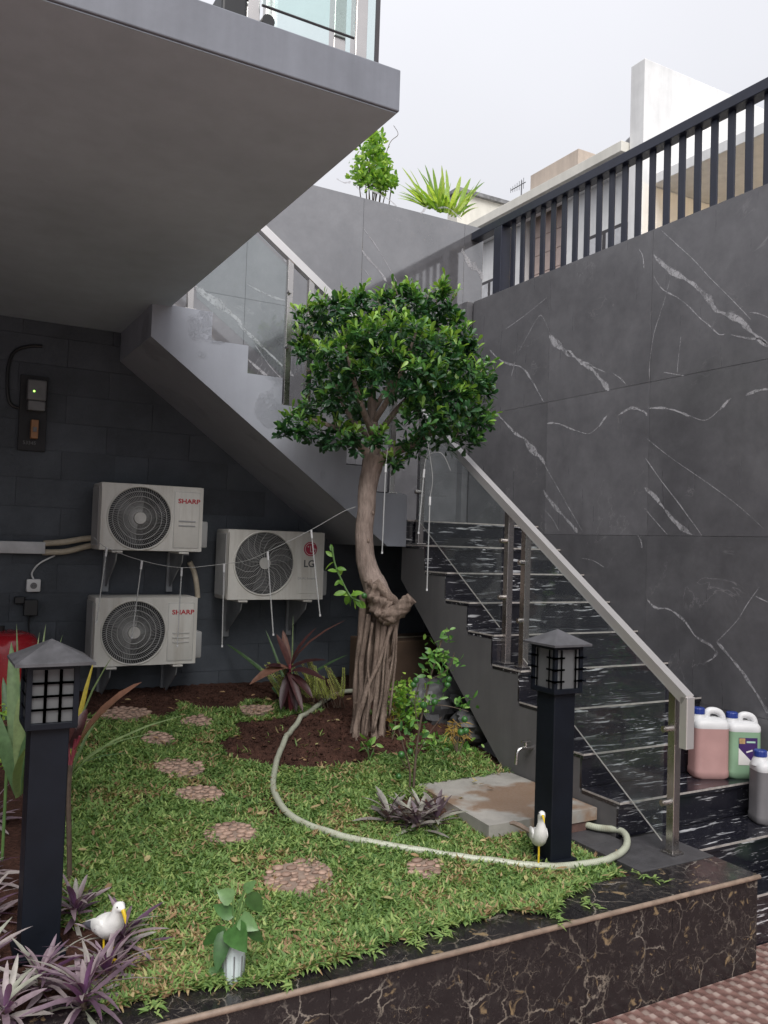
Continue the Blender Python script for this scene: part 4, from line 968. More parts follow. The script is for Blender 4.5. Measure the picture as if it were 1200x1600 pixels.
# ---- electric meter board
mbd = thing('meter_board', (0.66, 6.2, 0.55), 'black electricity meter board with a green light on the dark wall', 'electric meter')
p0 = atY(27, 703, 6.2); p1 = atY(76, 590, 6.2)
MB().box((p0[0], 6.195, p0[2]), (p1[0], 6.2195, p1[2]), 0.003).build('board', 'board_black', mbd)
m0 = atY(41, 641, 6.15); m1 = atY(73, 596, 6.15)
MB().box((m0[0], 6.12, m0[2]+0.07), (m1[0], 6.194, m1[2]), 0.010).build('meter_case', 'meter_grey', mbd)
MB().box((m0[0]+0.006, 6.115, m0[2]), (m1[0]-0.004, 6.194, m0[2]+0.067), 0.008).build('terminal_cover', 'meter_grey', mbd)
l0 = atY(53.5, 611, 6.118); MB().disc((l0[0], 6.1185, l0[2]), 0.006, 'Y', 10, 0.003).build('indicator_light', 'led_green', mbd)
k0 = atY(47, 685, 6.17); k1 = atY(60, 657, 6.17); br_ = MB().box((k0[0], 6.14, k0[2]), (k1[0], 6.194, k1[2]), 0.004).build('breaker', 'breaker_tan', mbd)
MB().box((k0[0]+0.012, 6.128, (k0[2]+k1[2])/2-0.02), (k1[0]-0.012, 6.1395, (k0[2]+k1[2])/2+0.012), 0.002).build('switch', 'meter_grey', br_)
t0 = atY(46, 692, 6.19); text('number', '53345', 0.034, (t0[0], 6.1935, t0[2]), 'meter_grey', mbd)
cb_ = MB(); cb_.tube(spline([atY(x, y, 6.205) for x, y in ((66, 541), (45, 541), (22, 550), (13, 575), (12, 610), (16, 630), (28, 637), (36, 636))], 5), 0.011, 8); shade(cb_.build('supply_cable', 'plastic_black', mbd))

# ---- wall socket, charger, cable
so1 = thing('wall_socket', tuple(atY(52, 923, 6.2)), 'white wall socket below the cream pipes', 'socket')
c0 = atY(52, 915, 6.2); bx_ = MB(); bx_.box((c0[0]-0.045, 6.178, c0[2]-0.042), (c0[0]+0.045, 6.2195, c0[2]+0.045), 0.008); shade(bx_.build('socket_box', 'plastic_white', so1))
MB().torus((c0[0], 6.1775, c0[2]), 0.024, 0.003, 'Y', 20, 6).build('socket_rim', 'plastic_white', so1); MB().disc((c0[0], 6.177, c0[2]), 0.022, 'Y', 20, 0.002).build('socket_face', 'meter_grey', so1)
for s in (-1, 1): MB().disc((c0[0]+0.008*s, 6.1757, c0[2]), 0.003, 'Y', 8, 0.001).build('pin_hole', 'plastic_black', so1)
q = MB(); q.tube(spline([c0+(0, 0, 0.045), atY(50, 895, 6.2), atY(62, 880, 6.2), atY(86, 868, 6.2)], 5), 0.006, 6); shade(q.build('cable', 'plastic_white', so1))
ad = thing('power_adapter', tuple(atY(45, 955, 6.2)), 'black power adapter with cable hanging under the white socket', 'adapter')
a0 = atY(36, 962, 6.19); a1 = atY(59, 937, 6.19); MB().box((a0[0], 6.15, a0[2]), (a1[0], 6.2195, a1[2]), 0.006).build('adapter_body', 'plastic_black', ad)
a0 = atY(22, 944, 6.19); a1 = atY(34, 932, 6.19); MB().box((a0[0], 6.16, a0[2]), (a1[0]+0.02, 6.2195, a1[2]), 0.010).build('plug', 'plastic_black', ad)
q = MB(); q.tube(spline([atY(46, 962, 6.19), atY(45, 975, 6.19), atY(46, 992, 6.15)], 4), 0.007, 6); q.build('cable', 'plastic_black', ad)

# ---- red pressure tank
tk = thing('pressure_tank', (0.52, 5.74, -1.1), 'red water pressure tank standing against the wall behind the left lantern post', 'tank')
b = MB(); n = 28
def tsec(r_, z): return [(0.50+r_*math.cos(2*PI*k/n), 5.74+r_*math.sin(2*PI*k/n), z) for k in range(n)]
prof = [(0.10, -1.09), (0.21, -1.08), (0.235, -1.04), (0.24, -0.98), (0.24, -0.74), (0.232, -0.69), (0.205, -0.65), (0.15, -0.628), (0.05, -0.62)]
b.loft([tsec(*p) for p in prof]); shade(b.build('tank_shell', 'tank_red', tk)); 
for k in range(3): MB().box((0.50+0.2*math.cos(2.1*k)-0.02, 5.74+0.2*math.sin(2.1*k)-0.02, -1.14), (0.50+0.2*math.cos(2.1*k)+0.02, 5.74+0.2*math.sin(2.1*k)+0.02, -1.07)).build('foot', 'plastic_black', tk)
c = MB(); c.tube([(0.50, 5.74, -0.62), (0.50, 5.74, -0.59)], 0.03, 12); c.build('valve', 'plastic_black', tk)

# ---- garden lantern posts
def bollard(x, y, z, style, label):
    t = thing('lantern_post', (x, y, z), label, 'garden lamp', 'black garden lantern posts')
    w = 0.062; zt = -0.655; zr = -0.448
    c = MB(); c.box((x-w, y-w, z-0.03), (x+w, y+w, zt), 0.004); c.build('post', 'bollard_black', t)
    MB().box((x-w-0.018, y-w-0.018, z-0.005), (x+w+0.018, y+w+0.018, z+0.012), 0.003).build('base_plate', 'bollard_black', t)
    h = 0.075
    hd = MB()
    for sx_ in (-1, 1):
        for sy in (-1, 1): hd.box((x+sx_*h-0.009, y+sy*h-0.009, zt), (x+sx_*h+0.009, y+sy*h+0.009, zr), 0.001)
    hd.box((x-h-0.008, y-h-0.008, zt-0.006), (x+h+0.008, y+h+0.008, zt+0.016), 0.002); hd.box((x-h-0.008, y-h-0.008, zr-0.012), (x+h+0.008, y+h+0.008, zr+0.002), 0.002)
    hd.build('lantern_frame', 'bollard_black', t)
    za, zb = zt+0.017, zr-0.013; e = h-0.004
    for nm, (ax, s) in {'a': ('y', -1), 'b': ('y', 1), 'c': ('x', -1), 'd': ('x', 1)}.items():
        if ax == 'y': MB().box((x-e, y+s*e-0.0015, za), (x+e, y+s*e+0.0015, zb)).build('pane', 'frosted_pane', t)
        else: MB().box((x+s*e-0.0015, y-e+0.004, za), (x+s*e+0.0015, y+e-0.004, zb)).build('pane', 'frosted_pane', t)
        g_ = MB(); o_ = e+0.0065
        def bar(u0, u1, v0, v1, d0=0.0, d1=0.008):
            if ax == 'y': g_.box((x+u0, y+s*(o_-0.004+d0), v0), (x+u1, y+s*(o_-0.004+d1), v1))
            else: g_.box((x+s*(o_-0.004+d0), y+u0, v0), (x+s*(o_-0.004+d1), y+u1, v1))
        H_ = zb-za
        if style == 'grid':
            for u in (-0.024, 0.024): bar(u-0.005, u+0.005, za, zb)
            for q_ in (0.25, 0.5, 0.75): bar(-e, e, za+H_*q_-0.004, za+H_*q_+0.004, 0.001, 0.007)
        else:
            for u in (-0.042, 0.042): bar(u-0.0045, u+0.0045, za, zb)
            for q_ in (0.2, 0.5, 0.8):
                bar(-e-0.030, -0.028, za+H_*q_-0.0045, za+H_*q_+0.0045, 0.006, 0.014); bar(0.028, e+0.030, za+H_*q_-0.0045, za+H_*q_+0.0045, 0.006, 0.014)
        g_.build('lattice', 'bollard_black', t)
    r_ = 0.127 if style == 'grid' else 0.112; rz_ = 0.082 if style == 'grid' else 0.075
    rf_ = MB(); V = [(x-r_, y-r_, zr+0.004), (x+r_, y-r_, zr+0.004), (x+r_, y+r_, zr+0.004), (x-r_, y+r_, zr+0.004), (x-r_, y-r_, zr+0.014), (x+r_, y-r_, zr+0.014), (x+r_, y+r_, zr+0.014), (x-r_, y+r_, zr+0.014), (x, y, zr+rz_)]
    rf_.add(V, [(3, 2, 1, 0), (0, 1, 5, 4), (1, 2, 6, 5), (2, 3, 7, 6), (3, 0, 4, 7), (4, 5, 8), (5, 6, 8), (6, 7, 8), (7, 4, 8)]); rf_.build('roof', 'bollard_roof', t)
    bb = MB(); bb.tube([(x+0.012, y-0.005, zt+0.02), (x+0.012, y-0.005, zt+0.065)], 0.016, 12); bb.tube([(x+0.012, y-0.005, zt+0.066), (x+0.012, y-0.005, zt+0.115)], [0.030, 0.028], 12); shade(bb.build('bulb', 'bulb_white', t))
    return t
bollard(0.438, 3.105, float(gz(0, 3.1)), 'grid', 'black square garden lantern post with gridded panes among purple plants')
bollard(2.648, 3.045, float(gz(0, 3.045)), 'lattice', 'black square garden lantern post with lattice panes in front of the stairs')

# ---- concrete cover slab, bricks, tap
cs_ = thing('concrete_cover', (2.82, 3.65, -1.38), 'muddy concrete cover slab lying beside the stair foot', 'concrete slab')
b = MB(); b.prism([(2.462, 3.285), (3.150, 3.285), (3.150, 4.035), (2.505, 4.02)], 'Z', -1.388, -1.328); b.build('slab', 'concrete', cs_)
for i, (x_, y_) in enumerate(((3.03, 3.33), (3.03, 3.80), (2.56, 3.80), (2.60, 3.40))):
    t = thing('support_brick', (x_, y_, -1.44), 'red brick propping the %s corner of the concrete cover slab' % ('front right', 'rear right', 'rear left', 'front left')[i], 'brick', 'bricks under the concrete cover')
    MB().box((x_-0.06, y_-0.035, -1.46), (x_+0.06, y_+0.06, -1.3885), 0.004).build('brick_body', 'brick_red', t)
tp = thing('garden_tap', tuple(atX(812, 1185, XS)), 'small chrome garden tap on the stair side behind the right lantern post', 'tap')
q = MB(); T0 = atX(832, 1168, XS); T0[0] = XS
q.tube([T0, T0+(-0.05, 0, 0)], 0.011, 10); B0 = T0+(-0.05, 0, 0)
q.tube(spline([B0, B0+(-0.03, 0.0, 0.002), B0+(-0.055, 0, -0.012), B0+(-0.062, 0, -0.045), B0+(-0.064, 0, -0.085)], 4), 0.0105, 10)
shade(q.build('spout', 'chrome', tp)); q = MB(); q.tube([B0, B0+(0, 0, 0.035)], 0.008, 8); q.tube([B0+(-0.03, 0.0, 0.04), B0+(0.028, 0, 0.034)], [0.007, 0.009], 8); shade(q.build('handle', 'chrome', tp))

# ---- garden hose
hp = [(612, 1116), (598, 1092), (578, 1084), (552, 1082), (525, 1087), (490, 1110), (460, 1140), (437, 1180), (427, 1220), (430, 1245), (450, 1275), (490, 1297), (560, 1318), (640, 1333), (720, 1345), (800, 1355), (850, 1359), (900, 1356), (950, 1347), (978, 1327), (972, 1303), (945, 1287), (925, 1276)]
P = [atG(*p) + (0, 0, 0.012) for p in hp]
P[-1] = np.array([3.06, 3.40, -1.40]); P[-2] = np.array([3.11, 3.27, -1.415])
P = spline(P, 6); P = [np.array([p[0], p[1], max(p[2], (PLANT_Z+0.017 if (p[0] > 2.9 and p[1] > 2.76) else float(gsurf(p[0], p[1]))+0.022))]) for p in P]
hb_ = MB(); hb_.tube(P, 0.0172, 12); 
ln = np.concatenate([[0], np.cumsum([np.linalg.norm(P[i+1]-P[i]) for i in range(len(P)-1)])])
ho = raw('garden_hose', hb_.v, hb_.f, 'hose_green', None, True, {'along': np.repeat(ln, 12), 'around': np.tile(np.arange(12)/12.0, len(P))})
tag(ho, 'pale green ribbed garden hose curving across the lawn round both the tree and lantern post', 'hose')

# ---- pebble stepping stones
pv = [((470, 1377), 0.152, 'in the lawn nearest the planter edge, large and pale'), ((665, 1362), 0.09, 'half hidden in grass beside the hose'), ((362, 1304), 0.118, 'third back from the planter edge, with a broken lobe'), ((313, 1243), 0.112, 'fourth back along the lawn path'), ((279, 1202), 0.138, 'fifth back along the lawn path'),
      ((245, 1157), 0.096, 'sixth back along the lawn path'), ((308, 1127), 0.104, 'beside the far end of the hose loop'), ((400, 1110), 0.112, 'farthest right near the wine red plant'), ((196, 1115), 0.14, 'below the lowest air conditioner'), ((112, 1132), 0.11, 'just right of the left lantern head')]
for i, (p, r_, lb) in enumerate(pv):
    c = atG(*p); x, y = c[:2]; z = float(gsurf(x, y))+0.010
    t = thing('stepping_stone', (x, y, z), 'round pebble stepping stone ' + lb, 'stepping stone', 'pebble stepping stones in the lawn')
    rr_ = np.random.default_rng(20+i); n = 26; tilt = 0.106 if y > 2.9 else 0.0
    wob = [1+0.10*math.sin(2*2*PI*k/n+i)+0.07*math.sin(3*2*PI*k/n+2*i) for k in range(n)]; out = [(wob[k]*r_*(0.92+0.10*rr_.random())*math.cos(2*PI*k/n), wob[k]*r_*(0.92+0.10*rr_.random())*math.sin(2*PI*k/n)) for k in range(n)]
    mbk = MB(); mbk.loft([[(x+u, y+v, z-0.03+tilt*v) for u, v in out], [(x+u, y+v, z+0.010+tilt*v) for u, v in out]]); mbk.build('stone_base', 'mortar', t)
    far = MB(); cnt = 0; placed = []
    for tr_ in range(900):
        a = rr_.random()*2*PI; q_ = r_*0.93*math.sqrt(rr_.random()); q_ *= wob[int(a/(2*PI)*n) % n]; u, v = q_*math.cos(a), q_*math.sin(a); s = rr_.uniform(0.011, 0.026)
        if any((u-pu)**2+(v-pv_)**2 < (0.86*(s+ps))**2 for pu, pv_, ps in placed): continue
        placed.append((u, v, s)); mk = far if i > 2 else MB()
        e1, e2 = rr_.uniform(0.85, 1.35), rr_.uniform(0.7, 1.05)
        mk.sphere((x+u, y+v, z+0.010+tilt*v+0.004*rr_.random()), s, 8, 6, (e1, e2, 0.42))
        if i <= 2: mk.build('pebble', 'pebble' if rr_.random() > 0.3 else 'pebble_dark', t, True)
    if i > 2: pe = far.build('pebbles', 'pebble', t, True); pe['kind'] = 'stuff'

# ---- plastic jerry cans on the steps
def can(x, y, z, ang, liquid, level, label, s=1.0, lab=False):
    t = thing('jerry_can', (x, y, z), label, 'jerry can', 'plastic jerry cans on the steps')
    Lx, Ly, H = 0.090*s, 0.064*s, 0.268*s; ca, sa = math.cos(ang), math.sin(ang)
    def W(p): return np.array([x + p[0]*ca - p[1]*sa, y + p[0]*sa + p[1]*ca, z + p[2]])
    def sec(hx, hy, zz, cx_=0.0, r_=0.03):
        r_ = min(r_*s, hx*0.95, hy*0.95); out = []
        for (sx_, sy, a0) in ((1, 1, 0), (-1, 1, 90), (-1, -1, 180), (1, -1, 270)):
            for k in range(5): a = R(a0 + 90*k/4); out.append(W((cx_+sx_*(hx-r_)+r_*math.cos(a), sy*(hy-r_)+r_*math.sin(a), zz)))
        return out
    zl = H*level
    lo = MB(); lo.loft([sec(Lx*0.90, Ly*0.88, 0.0), sec(Lx, Ly, 0.012*s), sec(Lx, Ly, 0.038*s), sec(Lx*0.975, Ly*0.965, 0.046*s), sec(Lx*0.97, Ly*0.96, zl)]); shade(fixn(lo.build('can_body', liquid, t)), 50)
    up = MB(); up.loft([sec(Lx*0.97, Ly*0.96, zl), sec(Lx*0.985, Ly*0.98, H*0.97), sec(Lx*0.96, Ly*0.95, H*1.03), sec(Lx*0.86, Ly*0.80, H*1.09), sec(Lx*0.55, Ly*0.42, H*1.125, -Lx*0.2)]); shade(fixn(up.build('can_shoulder', 'can_white', t)), 50)
    nk = MB(); nx = -Lx*0.60
    nk.loft([[W((nx+r_*math.cos(2*PI*k/16)*1.0, r_*math.sin(2*PI*k/16), zz)) for k in range(16)] for r_, zz in ((0.044*s, H*1.02), (0.036*s, H*1.12), (0.030*s, H*1.16), (0.026*s, H*1.235))]); shade(fixn(nk.build('neck', 'can_white', t)), 50)
    cpm = MB(); n_ = 36; cpm.loft([[W((nx+r_*(1+0.03*(k % 2))*math.cos(2*PI*k/n_), r_*(1+0.03*(k % 2))*math.sin(2*PI*k/n_), zz)) for k in range(n_)] for r_, zz in ((0.030*s, H*1.175), (0.030*s, H*1.27), (0.027*s, H*1.285))]); fixn(cpm.build('cap', 'cap_blue', t))
    hd = MB(); pts = [(-Lx*0.18, 0, H*1.07), (-Lx*0.10, 0, H*1.19), (Lx*0.12, 0, H*1.235), (Lx*0.52, 0, H*1.215), (Lx*0.75, 0, H*1.13), (Lx*0.82, 0, H*0.99)]
    hd.tube([W(p) for p in spline(pts, 4)], 0.0175*s, 10); shade(hd.build('handle', 'can_white', t))
    if lab:
        q = MB(); f0 = lambda u, zz, d: W((u, -Ly*0.965-d, zz))
        q.add([f0(-0.045, H*0.28, .001), f0(0.062, H*0.28, .001), f0(0.062, H*0.82, .001), f0(-0.045, H*0.82, .001)], [(0, 1, 2, 3)]); lb_ = q.build('label', 'label_purple', t)
        q = MB(); q.add([f0(-0.045, H*0.28, .0018), f0(0.050, H*0.28, .0018), f0(-0.045, H*0.62, .0018)], [(0, 1, 2)]); q.build('label_stripe', 'label_white', lb_)
        q = MB(); q.add([f0(-0.042, H*0.70, .0018), f0(-0.008, H*0.70, .0018), f0(-0.008, H*0.81, .0018), f0(-0.042, H*0.81, .0018)], [(0, 1, 2, 3)]); q.build('label_emblem', 'label_tan', lb_)
        q = MB(); q.add([f0(0.0, H*0.72, .0018), f0(0.050, H*0.72, .0018), f0(0.050, H*0.755, .0018), f0(0.0, H*0.755, .0018)], [(0, 1, 2, 3)]); q.build('label_text_bar', 'label_teal', lb_)
        q = MB(); q.add([f0(0.0, H*0.52, .0018), f0(0.035, H*0.56, .0018), f0(0.033, H*0.59, .0018), f0(-0.002, H*0.55, .0018)], [(0, 1, 2, 3)]); q.build('label_text_bar', 'label_white', lb_)
    return t
can(4.000, 3.30, zN(0)+0.001, R(-26), 'can_pink', 0.93, 'jerry can of pink liquid, leftmost of those on the second step', 1.12)
can(4.185, 3.225, zN(0)+0.001, R(-28), 'can_green', 0.93, 'jerry can of green liquid with a purple label beside the pink one', 1.05, True)
can(4.283, 3.312, zN(0)+0.001, R(-28), 'can_green', 0.86, 'jerry can of green liquid standing behind against the wall', 0.97)
can(4.125, 2.99, zN(-1)+0.001, R(-26), 'can_grey', 0.93, 'jerry can of grey liquid in front on the lower step', 1.12)
can(4.222, 3.078, zN(-1)+0.001, R(-28), 'can_grey', 0.85, 'jerry can with blue cap half hidden behind the grey one', 0.86)
can(4.02, 2.735, zN(-2)+0.001, R(5), 'can_green', 0.9, 'jerry can of green liquid on the lowest step at the right edge', 1.0)

# ---- bird figurines
def bird(x, y, z, face, pose, label, H):
    t = thing('bird_figurine', (x, y, z), label, 'figurine', 'white bird garden figurines')
    ca, sa = math.cos(face), math.sin(face); k = H/0.26
    def W(f, s, u): return np.array([x + k*(f*ca - s*sa), y + k*(f*sa + s*ca), z + k*u])
    def ring(f, u, ru, rs, tlt, n=14):
        tf_, tu = math.cos(tlt), math.sin(tlt)          # path tangent in f,u plane
        return [W(f - tu*ru*math.cos(2*PI*i/n), rs*math.sin(2*PI*i/n), u + tf_*ru*math.cos(2*PI*i/n)) for i in range(n)]
    if pose == 'up':
        path = [(-0.105, 0.128, .004, .010, .15), (-0.085, 0.130, .016, .026, .15), (-0.05, 0.126, .032, .034, .2), (-0.01, 0.132, .042, .038, .35), (0.022, 0.152, .034, .032, .8), (0.036, 0.180, .022, .024, 1.3), (0.036, 0.205, .0145, .0155, 1.6), (0.034, 0.222, .0145, .015, 1.4), (0.040, 0.236, .0175, .0165, 0.9), (0.050, 0.246, .0165, .0155, 0.4), (0.062, 0.247, .010, .010, 0.0), (0.068, 0.246, .003, .003, 0.0)]
        bk = [(0.066, 0.246, .006), (0.085, 0.238, .0042), (0.102, 0.226, .001)]; head = (0.050, 0.247, 0.0155)
    else:
        path = [(-0.110, 0.118, .004, .012, .1), (-0.085, 0.122, .018, .030, .15), (-0.045, 0.128, .040, .046, .25), (0.0, 0.138, .050, .052, .35), (0.032, 0.158, .040, .042, .8), (0.046, 0.185, .026, .028, 1.2), (0.052, 0.208, .021, .022, 1.3), (0.060, 0.226, .023, .0215, 0.7), (0.074, 0.232, .020, .0195, 0.1), (0.088, 0.226, .011, .011, -0.4), (0.093, 0.223, .003, .003, -0.4)]
        bk = [(0.089, 0.226, .0085), (0.104, 0.205, .007), (0.110, 0.180, .0015)]; head = (0.072, 0.233, 0.02)
    b_ = MB(); b_.loft([ring(*p) for p in path]); shade(fixn(b_.build('body', 'bird_white', t)), 80)
    q = MB(); q.tube([W(f, 0, u) for f, u, r_ in bk], [k*r_ for f, u, r_ in bk], 8); shade(q.build('beak', 'bird_yellow', t))
    for s in (-1, 1):
        w_ = MB(); secs = []
        for f, u, ru, rs in ((0.025, 0.150, .012, .004), (0.0, 0.147, .028, .008), (-0.045, 0.138, .028, .008), (-0.085, 0.128, .018, .006), (-0.125, 0.120, .006, .003)):
            secs.append([W(f, s*((0.027 if pose == 'up' else 0.037) + (0.003 if f > -0.06 else -0.010) + rs*math.sin(2*PI*i/10)), u + ru*math.cos(2*PI*i/10)) for i in range(10)])
        w_.loft(secs); wo_ = shade(fixn(w_.build('wing', 'bird_white', t)), 80)
        tp_ = MB(); secs = []
        for f, u, ru, rs in ((-0.070, 0.128, .021, .009), (-0.105, 0.119, .013, .007), (-0.140, 0.113, .003, .002)):
            secs.append([W(f, s*(0.030 + rs*math.sin(2*PI*i/10)), u + ru*math.cos(2*PI*i/10)) for i in range(10)])
        tp_.loft(secs); shade(fixn(tp_.build('wing_tip', 'bird_grey', wo_)), 80)
        e_ = MB(); e_.sphere(W(head[0]+0.006, s*head[2]*0.92, head[1]+0.004), 0.0028*k, 8, 6); e_.build('eye', 'plastic_black', t)
    if pose == 'up':
        tl = MB(); a_ = W(-0.06, 0.06, 0.145); tl.tube([W(-0.04, -0.030, 0.14), W(-0.055, -0.070, 0.160), W(-0.06, -0.105, 0.172), W(-0.06, -0.120, 0.169)], [0.010*k, 0.012*k, 0.011*k, 0.006*k], 8); shade(tl.build('raised_wing_tip', 'bird_brown', t))
    legs = ((0.0,) if pose == 'up' else (-0.022, 0.020))
    for s in legs:
        q = MB(); q.tube([W(0.0, s, 0.105), W(0.004, s, 0.055), W(0.0, s, 0.002)], 0.0042*k, 7); lg_ = q.build('leg', 'bird_yellow', t)
        q = MB()
        for a in (-0.6, 0, 0.6): q.tube([W(0, s, 0.004), W(0.026*math.cos(a), s+0.026*math.sin(a), 0.002)], [0.004*k, 0.0022*k], 6)
        q.build('toes', 'bird_yellow', lg_)
bp = atG(850, 1353); bird(bp[0]-0.05, bp[1]-0.02, float(gsurf(bp[0], bp[1]))+0.012, R(-118), 'up', 'white long necked bird figurine standing on one leg at the right lantern post', 0.265)
bp = np.array([0.64, 2.95, 0]); bird(bp[0], bp[1], float(gsurf(bp[0], bp[1]))+0.02, R(-70), 'down', 'white bird figurine with drooping yellow beak among the purple plants', 0.225)

# ---- hanging light tubes on a wire
def hanging(i, a, c, D, label):
    A = atD(*a, D); B = atD(*c, D); t = thing('light_tube', tuple(A), label, 'light tube', 'clear hanging light tubes')
    d = (B-A)/np.linalg.norm(B-A); q = MB(); q.tube([A+d*0.05, B], 0.0037, 8); shade(q.build('tube', 'clear_rod', t))
    q = MB(); q.tube([A, A+d*0.05], 0.0066, 8); q.tube([B-d*0.004, B+d*0.008], 0.0058, 8); shade(q.build('end_cap', 'duct_white', t))
wire_pts = []
rods = [((167, 856), (151, 971), 4.9, 'leftmost hanging light tube, in front of the stacked air conditioners'), ((222, 876), (206, 996), 4.9, 'hanging light tube across the lower fan of the stacked pair'), ((284, 887), (277, 1009), 4.95, 'hanging light tube across the louvred panel of the lower unit'), ((350, 881), (347, 1009), 5.0, 'hanging light tube at the left side of the lone air conditioner'),
        ((418, 862), (427, 991), 5.0, 'hanging light tube across the fan of the lone air conditioner'), ((486, 828), (500, 961), 5.05, 'hanging light tube across the round red logo'), ((603, 725), (597, 863), 5.0, 'hanging light tube just right of the tree trunk'), ((672, 776), (667, 921), 4.9, 'hanging light tube in front of the upper steps, right of the others'), ((663, 733), (654, 832), 5.0, 'short hanging light tube beside the landing post')]
for i, r_ in enumerate(rods): hanging(i, *r_)
wr = thing('light_wire', tuple(atD(418, 862, 5.0)), 'thin clear wire strung from the tree to carry the light tubes', 'wire')
for seq in ([(556, 792, 5.1), (535, 800, 5.08), (486, 828, 5.05), (418, 862, 5.0), (385, 876, 5.0), (350, 881, 5.0), (284, 887, 4.95), (222, 876, 4.9), (167, 856, 4.9), (147, 840, 4.95)], [(603, 725, 5.0), (606, 700, 5.0)], [(672, 776, 4.9), (676, 745, 4.9), (668, 690, 4.9)], [(663, 733, 5.0), (668, 712, 5.0), (690, 708, 4.9), (704, 735, 4.9)]):
    q = MB(); q.tube(spline([atD(x, y, D) for x, y, D in seq], 4), 0.0016, 4); q.build('wire_run', 'wire_grey', wr)

# ---- things stored under the stairs
bx = thing('cardboard_box', (3.25, 5.55, -1.15), 'brown cardboard box stored in the dark under the stairs', 'box')
b = MB(); b.box((3.00, 5.42, -1.19), (3.75, 5.85, -0.72), 0.006, Matrix.Rotation(0.12, 3, 'Z')); b.build('carton', 'cardboard', bx)
MB().box((3.02, 5.60, -0.7195), (3.74, 5.66, -0.7185), 0, Matrix.Rotation(0.12, 3, 'Z')).build('packing_tape', 'pipe_cream', bx)
def sack(c, r, sc, mat, label):
    t = thing('plastic_sack', (c[0], c[1], c[2]-r*sc[2]), label, 'sack', 'sacks under the stairs'); rs = np.random.default_rng(int(c[0]*1000)); n, m = 22, 14; secs = []
    for i in range(1, m):
        th = PI*i/m; secs.append([np.array(c)+r*np.array([sc[0]*math.sin(th)**0.7*math.cos(2*PI*k/n)*(1+0.08*math.sin(5*2*PI*k/n+i)+0.42*(rs.random()-.5)), sc[1]*math.sin(th)**0.7*math.sin(2*PI*k/n)*(1+0.12*math.sin(4*2*PI*k/n+2*i)), -sc[2]*math.cos(th)*(1+0.10*math.sin(3*2*PI*k/n))]) for k in range(n)])
    b = MB(); b.loft(secs); shade(b.build('sack_body', mat, t), 28)
s1 = atD(672, 1100, 5.95); sack(s1, 0.21, (0.9, 0.8, 0.85), 'sack_grey', 'rumpled grey plastic sack under the stairs behind the lime bush')
s2 = atD(738, 1135, 5.55); sack(s2, 0.16, (0.9, 0.8, 0.7), 'sack_dark', 'dark plastic sack nearest the stair side')
s3 = atD(712, 1080, 6.0); sack(s3, 0.17, (0.9, 0.8, 0.8), 'sack_grey', 'grey plastic sack wedged below the sloping stair underside')
# ================================================================ VEGETATION
rv = np.random.default_rng(31)
def rdir(lo=-0.2, hi=1.0):
    a = rv.random()*2*PI; u = rv.uniform(lo, hi); s = math.sqrt(max(0, 1-u*u)); return np.array([s*math.cos(a), s*math.sin(a), u])

# ---- the tree: trunk, aerial roots, burl, branches, clipped crown
DT = float(TREE @ HF)
def D(x, y, d=0.0): return atD(x, y, DT+d)
def pm(px): return px*DT/FPX*1.03
tr = thing('ficus_tree', tuple(TREE), 'clipped round tree with dense dark leaves on a trunk of bundled aerial roots', 'tree')
def limb(name, pts, widths, parent, mat, n=16, rough=0.06, sub=5, sc=1.0):
    P = spline([D(*p) for p in pts], sub); w = np.interp(np.linspace(0, 1, len(P)), np.linspace(0, 1, len(widths)), widths)
    b = MB(); b.tube(P, [pm(q)/2*sc for q in w], n); V = np.array(b.v); 
    for i in range(len(P)):
        for k in range(n):
            j = i*n+k; c = P[i]; f = 1 + rough*(math.sin(3*2*PI*k/n + i*0.7)*0.5 + math.sin(5*2*PI*k/n - i*1.3)*0.35 + rv.normal()*0.22); V[j] = c + (V[j]-c)*f
    return raw(name, V, b.f, mat, parent, True)
limb('trunk', [(586, 712), (579, 738), (574, 768), (572, 800), (569, 832), (570, 862), (576, 892), (587, 918), (599, 945)], [36, 30, 28, 27, 27, 28, 31, 38, 40], tr, 'bark', 20, 0.045)
bu = limb('burl', [(578, 905, -0.03), (588, 930, -0.05), (600, 955, -0.06), (612, 968, -0.05)], [18, 28, 34, 18], tr, 'root_bark', 30, 0.42, 10)
limb('stub', [(596, 962, -0.06), (612, 960, -0.08), (630, 947, -0.09), (643, 934, -0.10)], [24, 26, 21, 17], tr, 'root_bark', 20, 0.24, 7)
limb('burl_ridge', [(587, 908, -0.07), (600, 925, -0.08), (614, 940, -0.06), (622, 948, -0.06)], [10, 16, 18, 10], tr, 'root_bark', 10, 0.15, 4)
